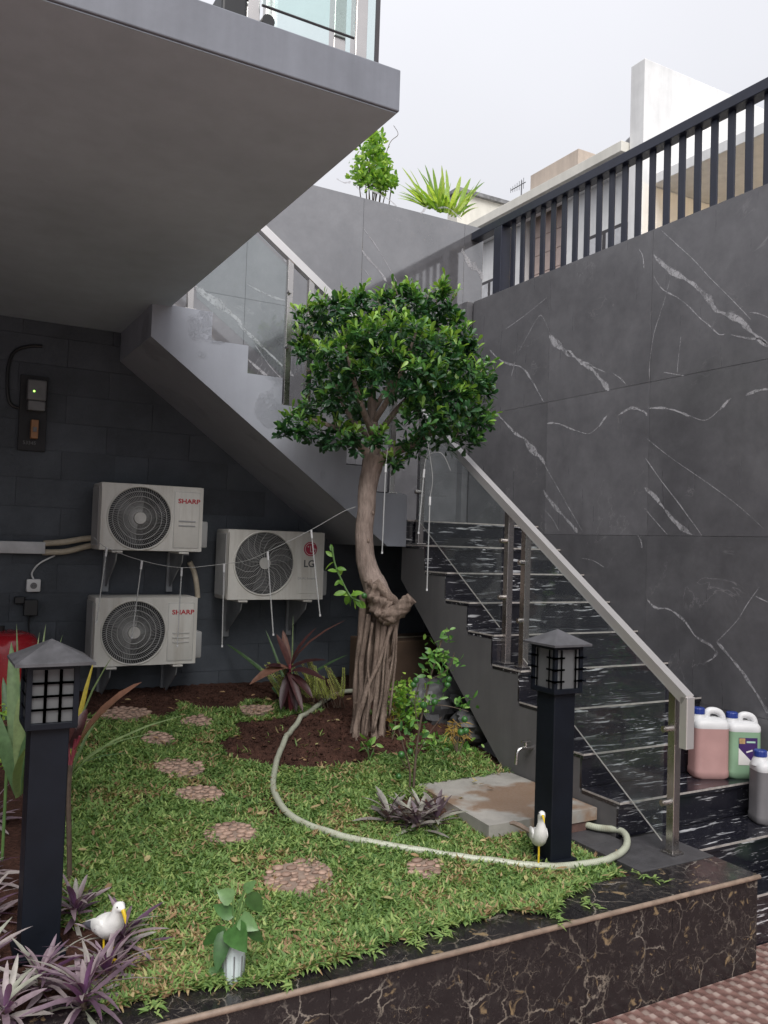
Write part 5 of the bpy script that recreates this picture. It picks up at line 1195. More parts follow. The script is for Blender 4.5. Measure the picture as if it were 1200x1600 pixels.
roots = [([(568, 925), (563, 985), (561, 1022), (558, 1067), (554, 1101), (552, 1135), (549, 1166)], 17, 0.02), ([(577, 960), (570, 1011), (566, 1045), (564, 1079), (558, 1112), (557, 1166)], 13, -0.04), ([(592, 965), (590, 1022), (583, 1067), (579, 1090), (572, 1126), (570, 1168)], 14, -0.06),
         ([(601, 968), (596, 1036), (591, 1079), (588, 1112), (583, 1146), (586, 1170)], 15, -0.08), ([(608, 968), (606, 1011), (599, 1045), (596, 1080), (597, 1125), (602, 1164)], 13, 0.03), ([(617, 962), (602, 1007), (589, 1040), (575, 1072), (566, 1097), (559, 1135), (555, 1166)], 11, -0.125),
         ([(621, 962), (616, 1010), (616, 1024), (607, 1038), (604, 1063), (597, 1112), (594, 1166)], 13, -0.05), ([(585, 960), (582, 1020), (573, 1090), (566, 1160)], 14, 0.06), ([(600, 965), (604, 1040), (606, 1100), (612, 1160)], 12, 0.09), ([(612, 965), (611, 1040), (601, 1100), (592, 1164)], 11, 0.05), ([(596, 960), (597, 1060), (590, 1162)], 15, 0.10), ([(574, 940), (572, 1040), (575, 1160)], 13, 0.09)]
for pts, w, d in roots:
    q_ = rv.uniform(0.75, 1.1, 5)
    limb('aerial_root', [(x+(rv.uniform(-2.6, 2.6) if 0 < k < len(pts)-1 else 0), y, d*(0.5+0.5*(y-950)/200)) for k, (x, y) in enumerate(pts)], [w*0.72*q_[0], w*0.58*q_[1], w*0.60*q_[2], w*0.66*q_[3], w*1.05*q_[4]], tr, 'root_bark', 12, 0.13, 6)
for _ in range(9):
    x0 = rv.uniform(572, 620); x1 = 552+(x0-572)*0.95+rv.uniform(-8, 14); ye = rv.uniform(1060, 1160); dd_ = rv.uniform(-0.13, 0.05)
    limb('aerial_root', [(x0, rv.uniform(968, 985), dd_*0.6), ((x0*2+x1)/3+rv.uniform(-5, 5), 1030, dd_), ((x0+2*x1)/3+rv.uniform(-5, 5), 1085, dd_), (x1, max(ye, 1100), dd_)], [4.5, 3.5, 3.5, 2.5 if ye < 1120 else 5], tr, 'root_bark', 7, 0.10, 4)
for pts, w in (([(586, 716, 0), (584, 670, 0), (581, 630, 0), (586, 570, 0.02)], [26, 21, 18, 9]), ([(580, 716, 0), (560, 694, -0.05), (530, 672, -0.1), (488, 655, -0.1)], [20, 17, 12, 5]), ([(590, 720, -0.02), (620, 704, -0.08), (655, 690, -0.12), (705, 650, -0.1)], [24, 20, 15, 6]), ([(584, 690, 0), (620, 640, 0.2), (670, 590, 0.3)], [16, 12, 6]), ([(583, 680, 0), (560, 620, -0.2), (540, 540, -0.25)], [15, 11, 5]), ([(583, 660, 0), (620, 600, -0.2), (650, 520, -0.25)], [14, 10, 5]), ([(584, 690, 0), (540, 640, 0.2), (510, 560, 0.2)], [14, 10, 5]), ([(584, 640, 0), (640, 560, 0.1), (700, 500, 0.05)], [12, 9, 4])):
    limb('branch', pts, w, tr, 'bark', 10, 0.05, 4, 0.75)
lobes = [(520, 560, 34, -.28), (575, 530, 36, -.3), (630, 520, 34, -.32), (690, 545, 36, -.28), (735, 590, 32, -.15), (552, 600, 34, -.3), (612, 578, 40, -.36), (668, 600, 42, -.32), (715, 640, 38, -.2), (662, 660, 34, -.3), (520, 625, 24, -.2),
 (482, 500, 26, 0), (515, 484, 26, -.05), (555, 482, 30, .05), (600, 476, 28, 0), (640, 466, 24, -.1), (697, 472, 20, -.05), (668, 492, 28, .1), (722, 520, 24, 0), (746, 562, 24, .05), (755, 605, 22, 0), (752, 652, 22, -.05), (735, 682, 24, 0), (692, 690, 26, -.1), (650, 700, 20, -.15), (455, 666, 24, -.05), (480, 640, 20, 0), (490, 686, 20, -.1), (522, 688, 22, -.1), (552, 694, 18, -.15), (476, 555, 24, 0), (487, 600, 18, -.05), (618, 728, 13, -.12), (590, 690, 16, -.25),
 (530, 540, 44, .28), (590, 520, 46, .3), (650, 530, 48, .3), (700, 570, 46, .28), (640, 600, 46, .3), (560, 580, 40, .25), (690, 640, 40, .25), (540, 640, 30, .2), (600, 540, 46, -.05), (660, 560, 46, -.05), (560, 550, 40, 0), (700, 610, 40, 0),
 (640, 447, 9, -.1), (697, 450, 8, -.05), (562, 462, 9, 0), (480, 480, 8, 0), (604, 455, 9, 0), (520, 466, 9, -.05), (462, 535, 8, 0), (768, 600, 7, 0), (766, 660, 7, 0), (436, 680, 8, 0), (666, 466, 8, 0), (716, 496, 8, 0), (742, 535, 8, 0)]
LC = np.array([D(603+(x-603)*0.95, 600+(y-600)*0.955, d) for x, y, r_, d in lobes]); LR = np.array([pm(l[2])*0.90 for l in lobes])
fo = Fol(); dn = np.array([0, 0, 1.0]); twig = MB(); cc0 = LC.mean(0)
for i in range(len(LC)):
    n = int(58*(LR[i]/0.2)**2)+5
    for _ in range(n):
        dr = rdir(-0.95, 1.0); rr_ = LR[i]*(0.80+0.26*rv.random()); p = LC[i] + dr*rr_
        dist = np.linalg.norm(LC-p, axis=1)/LR
        dist[i] = 9
        if dist.min() < 0.70: continue
        out = dr*0.75 + np.array([0, 0, 0.55]) + 0.25*rv.normal(size=3); out /= np.linalg.norm(out)
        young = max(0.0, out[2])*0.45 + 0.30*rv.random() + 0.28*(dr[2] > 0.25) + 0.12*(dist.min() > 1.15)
        m = rv.integers(6, 10)
        for k in range(m):
            f = k/m; az = rv.random()*2*PI; sd_ = np.cross(out, rdir(-1, 1)); sd_ /= (np.linalg.norm(sd_)+1e-6)
            d_ = out*(0.25+0.9*f) + sd_*(1.0-0.45*f); d_ /= np.linalg.norm(d_)
            nr = out + 0.35*rv.normal(size=3) + np.array([0, 0, 0.4])
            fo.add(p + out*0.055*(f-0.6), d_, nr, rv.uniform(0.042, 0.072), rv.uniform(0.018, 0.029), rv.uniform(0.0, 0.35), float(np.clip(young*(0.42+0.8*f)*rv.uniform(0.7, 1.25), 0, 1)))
for _ in range(1300):        # inner leaves, the crown's shade put into a darker tint
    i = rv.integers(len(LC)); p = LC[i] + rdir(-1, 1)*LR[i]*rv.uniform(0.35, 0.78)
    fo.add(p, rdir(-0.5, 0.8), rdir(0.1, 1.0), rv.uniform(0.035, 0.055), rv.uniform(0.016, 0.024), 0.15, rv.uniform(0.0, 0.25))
tw = MB(); ns = 0
while ns < 100:              # stray upright shoots break the clipped outline
    i = rv.integers(len(LC)); dr = rdir(-0.35, 1.0); p = LC[i] + dr*LR[i]*0.95; dist = np.linalg.norm(LC-p, axis=1)/LR; dist[i] = 9
    if dist.min() < 0.95: continue
    ns += 1; ax = dr*0.7 + np.array([0, 0, 0.9]) + 0.2*rv.normal(size=3); ax /= np.linalg.norm(ax); ln_ = rv.uniform(0.045, 0.095)*(1.0 if dr[2] > 0.2 else 0.6); m = int(ln_/0.013)
    tw.tube([p, p+ax*ln_], [0.003, 0.0015], 5)
    for k in range(m):
        sd_ = np.cross(ax, rdir(-1, 1)); sd_ /= (np.linalg.norm(sd_)+1e-6); f_ = (k+1)/m; d_ = ax*(0.5+0.6*f_) + sd_*(0.9-0.4*f_)
        fo.add(p+ax*ln_*f_, d_, ax+0.3*rv.normal(size=3), rv.uniform(0.040, 0.066), rv.uniform(0.017, 0.026), rv.uniform(0, 0.3), float(np.clip(0.45+0.5*f_+0.15*rv.normal(), 0.1, 1)))
tw.build('twigs', 'bark', tr)['kind'] = 'stuff'
for (kx, ky, kd) in ((582, 801, -.030), (563, 862, -.035), (575, 845, -.046)):   # healed branch scars
    kp = D(kx, ky, kd); kb = MB(); kb.sphere(kp, 0.014, 10, 7, (0.9, 0.9, 1.3)); kb.build('knot', 'root_bark', tr, True)
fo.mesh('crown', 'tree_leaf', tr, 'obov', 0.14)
# side shoot on the trunk
def sprig(stem_pts, leaf_px, parent, lm, stem_mat, dd=0.0, wid=3.0, leaf=(0.04, 0.07), ratio=0.45, tint=(0.4, 1.0), nm=('shoot_stem', 'shoot_leaves'), prof='leaf', per=1):
    q = MB(); q.tube(spline([D(x, y, dd) for x, y in stem_pts], 4), [pm(wid)/2]*((len(stem_pts)-1)*4+1), 6); q.build(nm[0], stem_mat, parent)
    f = Fol()
    for (x, y, a) in leaf_px:
        for _ in range(per):
            aa = R(a + rv.uniform(-25, 25)); L = rv.uniform(*leaf); d_ = HR*math.cos(aa) + dn*math.sin(aa) + HF*rv.uniform(-0.6, 0.4)
            f.add(D(x+rv.uniform(-3, 3)*(per > 1), y+rv.uniform(-3, 3)*(per > 1), dd), d_, -HF*0.8 + dn*0.6 + 0.4*rv.normal(size=3), L, L*ratio, rv.uniform(0.05, 0.4), rv.uniform(*tint))
    return f.mesh(nm[1], lm, parent, prof, 0.12)
sprig([(564, 940), (548, 932), (533, 905), (523, 880), (519, 855)], [(519, 862, 100), (520, 870, 150), (522, 878, 190), (526, 888, 20), (528, 893, 170), (531, 900, 60), (533, 906, 200), (538, 915, 120), (541, 925, 200), (545, 928, 250), (548, 930, 40), (552, 932, 300), (556, 934, 80), (558, 936, 230), (561, 938, 330), (550, 933, 270), (545, 930, 160), (556, 936, 290)], tr, 'fresh_leaf', 'stem_green', -0.15, 3.0, (0.05, 0.085), 0.5, (0.1, 0.75))
q = MB(); q.sphere(D(569, 931, -0.17), 0.019, 12, 8); q.build('fruit', 'fruit_green', tr, True)

# ---- carpet grass lawn
FX = np.array([0.3, 0.62, 0.93, 1.11, 1.2, 1.5, 1.8, 2.1, 2.27, 2.46, 2.6, 2.88, 2.93]); FY = np.array([2.72, 2.65, 2.66, 2.60, 2.62, 2.63, 2.67, 2.68, 2.61, 2.71, 2.75, 2.82, 2.95])
stones = [(atG(*p)[:2], r_) for p, r_, _ in pv]
def lawn_mask(x, y):
    ok = (y > np.interp(x, FX, FY) + 0.05*vnoise(x, y, 7, 8)) & (y < 5.62 + 0.35*vnoise(x, y, 4, 9) - 0.25*np.clip(x-2.2, 0, 1)) & (x < 3.16)
    ok &= x > 0.68 + 0.20*vnoise(x, y, 4, 10) + 0.06*np.clip(y-3.4, 0, 3) - 0.10*(y < 2.9) - 0.10*((y > 3.2) & (y < 4.4))
    ok &= ~((x > 2.91) & (y < 3.48))
    ok &= ~((x > 2.50) & (x < 3.2) & (y > 3.30) & (y < 4.0))
    for (cx_, cy_), r_ in stones: ok &= ((x-cx_)**2 + (y-cy_)**2) > (r_*(0.80 + 0.60*vnoise(x, y, 9, 12)))**2
    ok &= ((x-2.648)**2 + (y-3.045)**2) > 0.11**2
    ok &= ~(((x-2.36)**2/0.20**2 + (y-3.72)**2/0.15**2) < 1)
    m = mulch(x, y); ok &= (m < 0.35)
    ok &= ~((y > 5.25) & (x > 2.55))
    return ok
gr_ = np.random.default_rng(77); N0 = 330000
X = gr_.uniform(0.5, 3.16, N0); Y = 2.58 + (5.75-2.58)*gr_.random(N0)**1.25
dens = np.clip(0.75 + 0.9*vnoise(X, Y, 6, 14) + 0.5*vnoise(X, Y, 15, 15), 0.12, 1.0)
kp = lawn_mask(X, Y) & (gr_.random(N0) < dens*np.where(Y > 3.6, 0.75, 1.0)); X, Y = X[kp], Y[kp]
N = min(len(X), 105000); X, Y = X[:N], Y[:N]
Zb = np.where(Y < 2.775, np.maximum(gsurf(X, Y), PLANT_Z), gsurf(X, Y)) + 0.014*np.clip(vnoise(X, Y, 8, 16)+0.4, 0, 1) + 0.012*gr_.random(N)
az = gr_.uniform(0, 2*PI, N); el = np.radians(gr_.uniform(2, 62, N)); Dd = np.stack([np.cos(az)*np.cos(el), np.sin(az)*np.cos(el), np.sin(el)], 1)
Nn = np.stack([gr_.normal(0, .35, N), gr_.normal(0, .35, N), np.ones(N)], 1)
patch = vnoise(X, Y, 5, 18) + 0.6*vnoise(X, Y, 14, 19); dead = gr_.random(N) < np.clip(0.05 + 0.95*patch + 0.26*(Y < 3.05)*(X < 1.5) + 0.07*(Y < 3.3), 0.03, 0.72)
tint = np.where(dead, gr_.uniform(0.76, 1.0, N), np.clip(gr_.normal(0.36, 0.17, N) + 0.25*vnoise(X, Y, 9, 21), 0, 0.72))
lf = np.stack([X, Y, Zb, Dd[:, 0], Dd[:, 1], Dd[:, 2], Nn[:, 0], Nn[:, 1], Nn[:, 2], gr_.uniform(0.020, 0.044, N), gr_.uniform(0.006, 0.0112, N), gr_.uniform(0.0, 0.6, N), tint], 1)
fo = Fol(); fo.r = lf; gl_ = fo.mesh('lawn_grass', 'grass_leaf', None, 'blade', 0.0); tag(gl_, 'broad leaved carpet grass lawn with dry brown patches', 'grass', kind='stuff')
cl2 = Fol()
tx, ty = gr_.uniform(0.6, 3.1, 5200), 2.62 + 3.0*gr_.random(5200)**1.4
tk_ = lawn_mask(tx, ty) & (vnoise(tx, ty, 5, 41)+0.5*vnoise(tx, ty, 13, 42) > -0.02); tx, ty = tx[tk_], ty[tk_]; tzz = np.where(ty < 2.775, np.maximum(gsurf(tx, ty), PLANT_Z), gsurf(tx, ty))+0.012
for x, y, z in zip(tx, ty, tzz):
    tt = float(np.clip(gr_.normal(0.46, 0.14), 0.1, 0.72)); m = gr_.integers(6, 11); a0 = gr_.random()*6.28
    for k in range(m):
        a = a0+2.4*k; e = R(gr_.uniform(8, 50)); d_ = np.array([math.cos(a)*math.cos(e), math.sin(a)*math.cos(e), math.sin(e)])
        cl2.add((x+gr_.normal()*0.006, y+gr_.normal()*0.006, z), d_, (-d_[0]*.5, -d_[1]*.5, 1), gr_.uniform(0.026, 0.050), gr_.uniform(0.008, 0.0125), gr_.uniform(0.2, 0.7), tt+gr_.normal()*0.07)
c2o = cl2.mesh('grass_tufts', 'grass_leaf', None, 'strap', 0.12); tag(c2o, 'lighter broad bladed grass tufts matted over the lawn', 'grass', kind='stuff')
fl2 = Fol()
for _ in range(170):
    x, y = gr_.uniform(0.7, 3.1), gr_.uniform(2.7, 5.9); z = float(gsurf(x, y))+0.030*(1-float(mulch(x, y)))+0.006; az_ = gr_.random()*6.28
    fl2.add((x, y, z), (math.cos(az_), math.sin(az_), gr_.uniform(-0.1, 0.25)), (gr_.normal()*0.3, gr_.normal()*0.3, 1), gr_.uniform(0.03, 0.06), gr_.uniform(0.014, 0.024), gr_.uniform(-0.3, 0.3), gr_.uniform(0.78, 1.0))
f2o = fl2.mesh('fallen_leaves', 'grass_leaf', None, 'leaf', 0.15); tag(f2o, 'dry brown fallen leaves scattered over lawn and soil', 'leaves', kind='stuff')
# runners creeping over the marble border
rn = Fol()
for (a, c_) in (((990, 1362), (1045, 1378)), ((905, 1400), (930, 1418)), ((860, 1420), (880, 1440)), ((445, 1515), (450, 1545)), ((560, 1478), (585, 1490)), ((700, 1450), (690, 1468)), ((640, 1462), (655, 1480)), ((250, 1560), (235, 1580))):
    A = atZ(*a, PLANT_Z+0.012); B = atZ(*c_, PLANT_Z+0.008)
    for k in range(26):
        t_ = rv.random(); p = A+(B-A)*t_; az_ = rv.random()*2*PI; rn.add(p + rv.normal(size=3)*(0.010, 0.010, 0.002), (math.cos(az_), math.sin(az_), rv.uniform(0, 0.6)), (rv.normal()*0.3, rv.normal()*0.3, 1), rv.uniform(0.025, 0.045), rv.uniform(0.007, 0.010), 0.4, rv.uniform(0.3, 0.7))
ro = rn.mesh('grass_runners', 'grass_leaf', None, 'blade', 0.0); tag(ro, 'grass runners creeping over the marble planter border', 'grass', kind='stuff')
# sparse weeds in the dug bed
wdf = Fol()
for _ in range(900):
    x, y = rv.uniform(1.7, 3.1), rv.uniform(4.1, 5.3)
    if mulch(x, y) < 0.3 or vnoise(x, y, 6, 30) < 0.16: continue
    wdf.add((x, y, float(gsurf(x, y))), rdir(0.1, 1), rdir(0.5, 1), rv.uniform(0.03, 0.06), rv.uniform(0.006, 0.012), 0.4, rv.uniform(0.2, 0.9))
w_ = wdf.mesh('weeds', 'grass_leaf', None, 'blade', 0.0); tag(w_, 'sparse weeds sprouting in the bare soil round the tree', 'weeds', kind='stuff')

# ---- rosette plants
def rosette(x, y, n, L, W, mat, label, name='purple_rosette_plant', cat='plant', group=None, el=(10, 75), bend=(0.15, 0.5), tint=(0, 1), z=None, h=0.05, prof='strap', parts='leaves'):
    z = float(gsurf(x, y)) if z is None else z
    t = thing(name, (x, y, z), label, cat, group); f = Fol()
    for k in range(n):
        a = 2.4*k + rv.uniform(-0.25, 0.25); e = R(el[0] + (el[1]-el[0])*(k/n)**0.8 + rv.uniform(-14, 14)); a += rv.uniform(-0.3, 0.3); d_ = np.array([math.cos(a)*math.cos(e), math.sin(a)*math.cos(e), math.sin(e)])
        nr = np.array([-math.cos(a)*math.sin(e), -math.sin(a)*math.sin(e), math.cos(e)]) + 0.32*rv.normal(size=3); l_ = L*rv.uniform(0.55, 1.15)*(1-0.25*k/n)
        f.add(np.array([x, y, z+h*k/n+0.005]) + d_*0.012, d_, nr, l_, W*rv.uniform(0.8, 1.15), rv.uniform(*bend), rv.uniform(*tint))
    f.mesh(parts, mat, t, prof, 0.22)
    q = MB(); q.tube([(x, y, z-0.02), (x, y, z+h)], [0.014, 0.010], 8); q.build('stem', 'stem_brown', t)
    return t
rs_list = [(0.30, 2.72, 26, 0.20, 'at the very bottom left corner'), (0.52, 2.70, 30, 0.24, 'large, at the front beside the marble edge'), (0.42, 2.86, 26, 0.20, 'directly in front of the left lantern post foot'), (0.16, 2.80, 26, 0.22, 'on the left frame edge at the bottom'), (0.62, 2.84, 24, 0.22, 'under the white bird with the drooping beak'), (0.70, 3.02, 26, 0.20, 'behind the white bird with the drooping beak'),
 (0.24, 2.98, 24, 0.21, 'left of the left lantern post foot'), (0.27, 3.30, 24, 0.20, 'behind and left of the left lantern post foot'), (0.12, 3.20, 24, 0.21, 'second from the bottom on the left frame edge'), (0.30, 3.62, 24, 0.20, 'half way up the left side of the left lantern post'), (0.17, 3.55, 24, 0.20, 'third from the bottom on the left frame edge'), (0.58, 3.25, 22, 0.17, 'just behind the left lantern post on the lawn side'), (0.24, 3.95, 24, 0.19, 'under the green striped strap leaves'), (0.36, 4.15, 22, 0.18, 'farthest back behind the left lantern post')]
for i, (x, y, n, L, lb) in enumerate(rs_list):
    rosette(x, y, n+12, L*(0.84 if i < 6 else 0.95), 0.019, 'purple_leaf', 'purple and silver rosette plant ' + lb, group='purple rosette plants at the left', el=(0, 76), bend=(0.05, 1.05))
rl = atG(636, 1290)
for i, (dx, dy) in enumerate(((0, 0), (-0.07, 0.06), (0.09, 0.02), (0.02, -0.07), (0.14, -0.05))): rosette(rl[0]+dx, rl[1]+dy, 20, 0.18, 0.026, 'silver_leaf', 'silver grey rosette plant %s at the foot of the citrus bush' % ('in the middle', 'at the back left', 'on the right', 'in front', 'nearest the concrete slab')[i], 'silver_rosette_plant', group='silver rosettes under the lime bush', el=(5, 70), tint=(0.1, 1.0))

# ---- cordyline by the left lantern post (red stems, brown leaves)
cl_ = thing('cordyline_plant', (0.60, 3.50, -1.38), 'tall red stemmed plant with brown leaves right of the left lantern post', 'plant')
cb0 = np.array([0.605, 3.52, float(gsurf(0.605, 3.52))]); DC = float(cb0 @ HF)
def DD(x, y, d=0.0): return atD(x, y, DC+d)
q = MB(); q.tube(spline([cb0-(0, 0, .02), DD(108, 1310), DD(107, 1240), DD(110, 1195)], 4), [0.010]*13, 8); q.build('cane', 'stem_brown', cl_)
def bigleaf(f, a, c, w, bend, tint, d0=0.0, d1=0.0, fn=DD, nr=None):
    A = fn(*a, d0); B = fn(*c, d1); L = np.linalg.norm(B-A); d_ = (B-A)/L
    nr = (-HF*0.5+dn) if nr is None else nr; nrp = nr-d_*float(nr @ d_); nrp = nrp/np.linalg.norm(nrp); d_ = d_ + nrp*bend      # so that the drooped tip lands on B
    f.add(A, d_, nr, L*math.sqrt(1+bend*bend), w, bend*0.95, tint)
pet = MB()
for a, c in (((110, 1195), (104, 1150)), ((111, 1195), (118, 1155)), ((110, 1195), (125, 1150)), ((109, 1200), (100, 1165))): pet.tube(spline([DD(*a), (DD(*a)+DD(*c))/2+(0, 0, 0), DD(*c)], 3), 0.006, 6)
pet.build('leaf_stalks', 'stem_red', cl_)
f = Fol(); bigleaf(f, (120, 1170), (217, 1073), 0.075, 0.25, 0.85, 0, -0.1); bigleaf(f, (104, 1160), (122, 1118), 0.07, 0.1, 0.45); bigleaf(f, (104, 1165), (60, 1100), 0.06, 0.3, 0.3, 0, 0.1); bigleaf(f, (112, 1170), (136, 1108), 0.05, 0.1, 0.2, 0, 0.1); bigleaf(f, (106, 1165), (2, 1135), 0.06, 0.35, 0.7, 0, 0.15)
f.mesh('leaves', 'burgundy_leaf', cl_, 'strap', 0.2)
# ---- strap leaved plants behind the left post
def strap_plant(name, label, base, leaves, mat, D0, parts='leaves', w=0.05, prof='strap', group=None):
    t = thing(name, tuple(base), label, 'plant', group); f = Fol(); fn = lambda x, y, d=0.0: atD(x, y, D0+d)
    for (a, c, ww, bend, ti, d0, d1) in leaves: bigleaf(f, a, c, ww, bend, ti, d0, d1, fn)
    f.mesh(parts, mat, t, prof, 0.18); q = MB(); q.tube([np.array(base)-(0, 0, .03), np.array(base)+(0, 0, .05)], [0.018, 0.012], 8); q.build('crown_base', 'stem_brown', t)
    return t
b0 = np.array([0.20, 3.78, float(gsurf(0.2, 3.78))]); D0 = float(b0 @ HF)
strap_plant('dracaena_plant', 'green striped strap leaved plant behind the left lantern post', b0, [((30, 1240), (18, 1005), 0.055, 0.08, 0.6, 0, 0.1), ((33, 1240), (40, 1030), 0.05, 0.05, 0.25, 0.05, 0.2), ((28, 1240), (-25, 1080), 0.055, 0.3, 0.5, 0, 0), ((36, 1240), (30, 1090), 0.05, 0.1, 0.75, -0.05, -0.1), ((34, 1240), (60, 1080), 0.05, 0.2, 0.3, 0, 0.1), ((30, 1245), (-8, 1150), 0.05, 0.3, 0.8, -0.1, -0.2), ((30, 1240), (5, 1060), 0.05, 0.1, 0.35, 0.1, 0.2), ((32, 1242), (48, 1140), 0.045, 0.2, 0.4, -0.05, -0.1), ((40, 1235), (72, 975), 0.016, 0.05, 0.8, 0.3, 0.5), ((40, 1235), (98, 995), 0.016, 0.12, 0.7, 0.3, 0.4), ((36, 1235), (26, 975), 0.014, 0.05, 0.7, 0.3, 0.4), ((36, 1235), (62, 990), 0.014, 0.1, 0.8, 0.2, 0.4)], 'strap_leaf', D0)
b0 = np.array([0.62, 4.25, float(gsurf(0.62, 4.25))]); D0 = float(b0 @ HF)
strap_plant('spider_plant', 'arching pale green bladed plant between lantern post and lower air conditioner', b0, [((110, 1215), (172, 1045), 0.020, 0.35, 0.8, 0, -0.1), ((108, 1215), (147, 1036), 0.028, 0.15, 1.0, 0, 0.05), ((110, 1215), (232, 1152), 0.016, 0.75, 0.8, 0, 0.1), ((110, 1215), (200, 1172), 0.014, 0.75, 0.7, 0, -0.1), ((110, 1215), (160, 1120), 0.016, 0.5, 0.6, 0, 0.2), ((108, 1215), (60, 1090), 0.02, 0.3, 0.5, 0, 0.2), ((108, 1215), (90, 1060), 0.02, 0.2, 0.5, 0, 0.2), ((108, 1218), (175, 1190), 0.015, 0.6, 0.4, 0, -0.15)], 'strap_leaf', D0)
for i, p in enumerate(((12, 1190), (14, 1112))):
    t = thing('seedling', tuple(atD(*p, 3.5)), 'small yellow green leafy sprig ' + ('low' if i == 0 else 'higher') + ' at the far left edge', 'plant'); f = Fol(); c0 = atD(*p, 3.5)
    for _ in range(40): f.add(c0+rv.normal(size=3)*0.014, rdir(-0.2, 1), rdir(0.2, 1), rv.uniform(0.018, 0.03), 0.011, 0.2, rv.uniform(0.4, 1.0))
    f.mesh('leaves', 'fresh_leaf', t); q = MB(); q.tube([c0, np.array([c0[0], c0[1]+0.01, float(gsurf(c0[0], c0[1]))])], 0.004, 5); q.build('stem', 'stem_green', t)

# ---- burgundy cordyline and fern behind the tree
bc = atG(455, 1112); DB = float(bc @ HF)
fb_ = lambda x, y, d=0.0: atD(x, y, DB+d)
t = thing('wine_red_plant', tuple(bc), 'wine red drooping leaved plant in front of the lone air conditioner', 'plant'); f = Fol()
for a, c, w, bend, ti, d1 in (((452, 1040), (432, 992), 0.05, 0.15, 0.55, 0), ((452, 1040), (442, 985), 0.05, 0.05, 0.75, 0.05), ((455, 1040), (488, 992), 0.03, 0.5, 0.4, 0), ((455, 1040), (520, 988), 0.022, 0.6, 0.6, 0), ((452, 1045), (412, 1062), 0.085, 0.75, 0.85, -0.15), ((450, 1050), (425, 1045), 0.06, 0.7, 0.1, -0.1), ((455, 1050), (492, 1060), 0.06, 0.7, 0.25, -0.1), ((455, 1055), (482, 1085), 0.06, 0.5, 0.3, -0.1), ((450, 1055), (440, 1105), 0.06, 0.3, 0.0, -0.12), ((453, 1055), (462, 1108), 0.06, 0.3, 0.05, -0.1), ((450, 1050), (470, 1105), 0.05, 0.4, 0.35, -0.14), ((451, 1050), (448, 1112), 0.05, 0.3, 0.15, 0.05), ((452, 1045), (500, 1035), 0.04, 0.5, 0.2, 0.1)):
    bigleaf(f, a, c, w, bend, ti, 0, d1, fb_)
f.mesh('leaves', 'burgundy_leaf', t, 'strap', 0.2); q = MB(); q.tube([bc, fb_(452, 1080), fb_(453, 1038)], [0.016, 0.014, 0.010], 8); q.build('cane', 'stem_red', t)
b0 = atG(470, 1096); D0 = float(b0 @ HF)
strap_plant('green_strap_plant', 'dark green long bladed plant behind the wine red plant', b0, [((450, 1085), (355, 1008), 0.035, 0.15, 0.45, 0.1, 0.3), ((450, 1080), (415, 985), 0.02, 0.1, 0.5, 0.1, 0.2), ((458, 1080), (535, 1030), 0.03, 0.35, 0.35, 0.1, 0.2), ((456, 1080), (458, 962), 0.012, 0.08, 0.8, 0.1, 0.2), ((445, 1090), (425, 1075), 0.09, 0.2, 0.1, 0.1, 0.1), ((452, 1088), (395, 1040), 0.03, 0.2, 0.3, 0.1, 0.2)], 'strap_leaf', D0)
fr0 = atG(502, 1097); DFn = float(fr0 @ HF) - 0.12
t = thing('fern', tuple(fr0), 'yellow green fern at the left foot of the tree', 'fern'); f = Fol(); stm = MB()
for k in range(36):
    px = 492 + rv.uniform(-48, 46); tip = (px + rv.uniform(-30, 14) - 10, rv.uniform(1034, 1066)); A = atD(px+rv.uniform(-6, 6), 1106, DFn+rv.uniform(-0.10, 0.08)); B = atD(*tip, DFn+rv.uniform(-0.14, 0.10)); pts = spline([A, (A+B)/2+HR*0.012, B], 14); stm.tube(pts, 0.0018, 4); ti = rv.uniform(0, 0.6) if rv.random() > 0.15 else rv.uniform(0.6, 1)
    for j, p in enumerate(pts[9:], 9):
        w_ = 0.026*(1.3-j/len(pts))+0.004
        for s in (-1, 1): f.add(p, HR*s*0.8 + dn*0.8 + HF*rv.uniform(-.5, .5), dn*0.4 - HF + rv.normal(size=3)*0.3, w_, 0.0065, 0.15, ti + rv.uniform(-0.12, 0.12))
f.mesh('fronds', 'fern_leaf', t, 'leaf', 0.0); stm.build('frond_stalks', 'stem_brown', t)

# ---- lime bush with green fruits
lb0 = atG(646, 1232); DL = float(lb0 @ HF)
fl = lambda x, y, d=0.0: atD(x, y, DL+d)
t = thing('lime_bush', tuple(lb0), 'young citrus bush with small green fruits in front of the stair side', 'bush'); q = MB()
for pts, w in (([(646, 1236), (649, 1190), (655, 1140), (663, 1100), (672, 1060), (690, 1000)], 0.0075), ([(640, 1234), (640, 1200), (630, 1165), (622, 1135)], 0.006), ([(655, 1140), (648, 1100), (655, 1068)], 0.004), ([(663, 1102), (690, 1102), (712, 1106), (732, 1112)], 0.003), ([(672, 1062), (700, 1045), (710, 1020)], 0.003), ([(650, 1180), (668, 1150), (690, 1120)], 0.003), ([(636, 1200), (622, 1180)], 0.003)):
    q.tube(spline([fl(*p) for p in pts], 4), np.linspace(w, w*0.6, (len(pts)-1)*4+1).tolist(), 6)
q.build('stems', 'stem_brown', t); f = Fol()
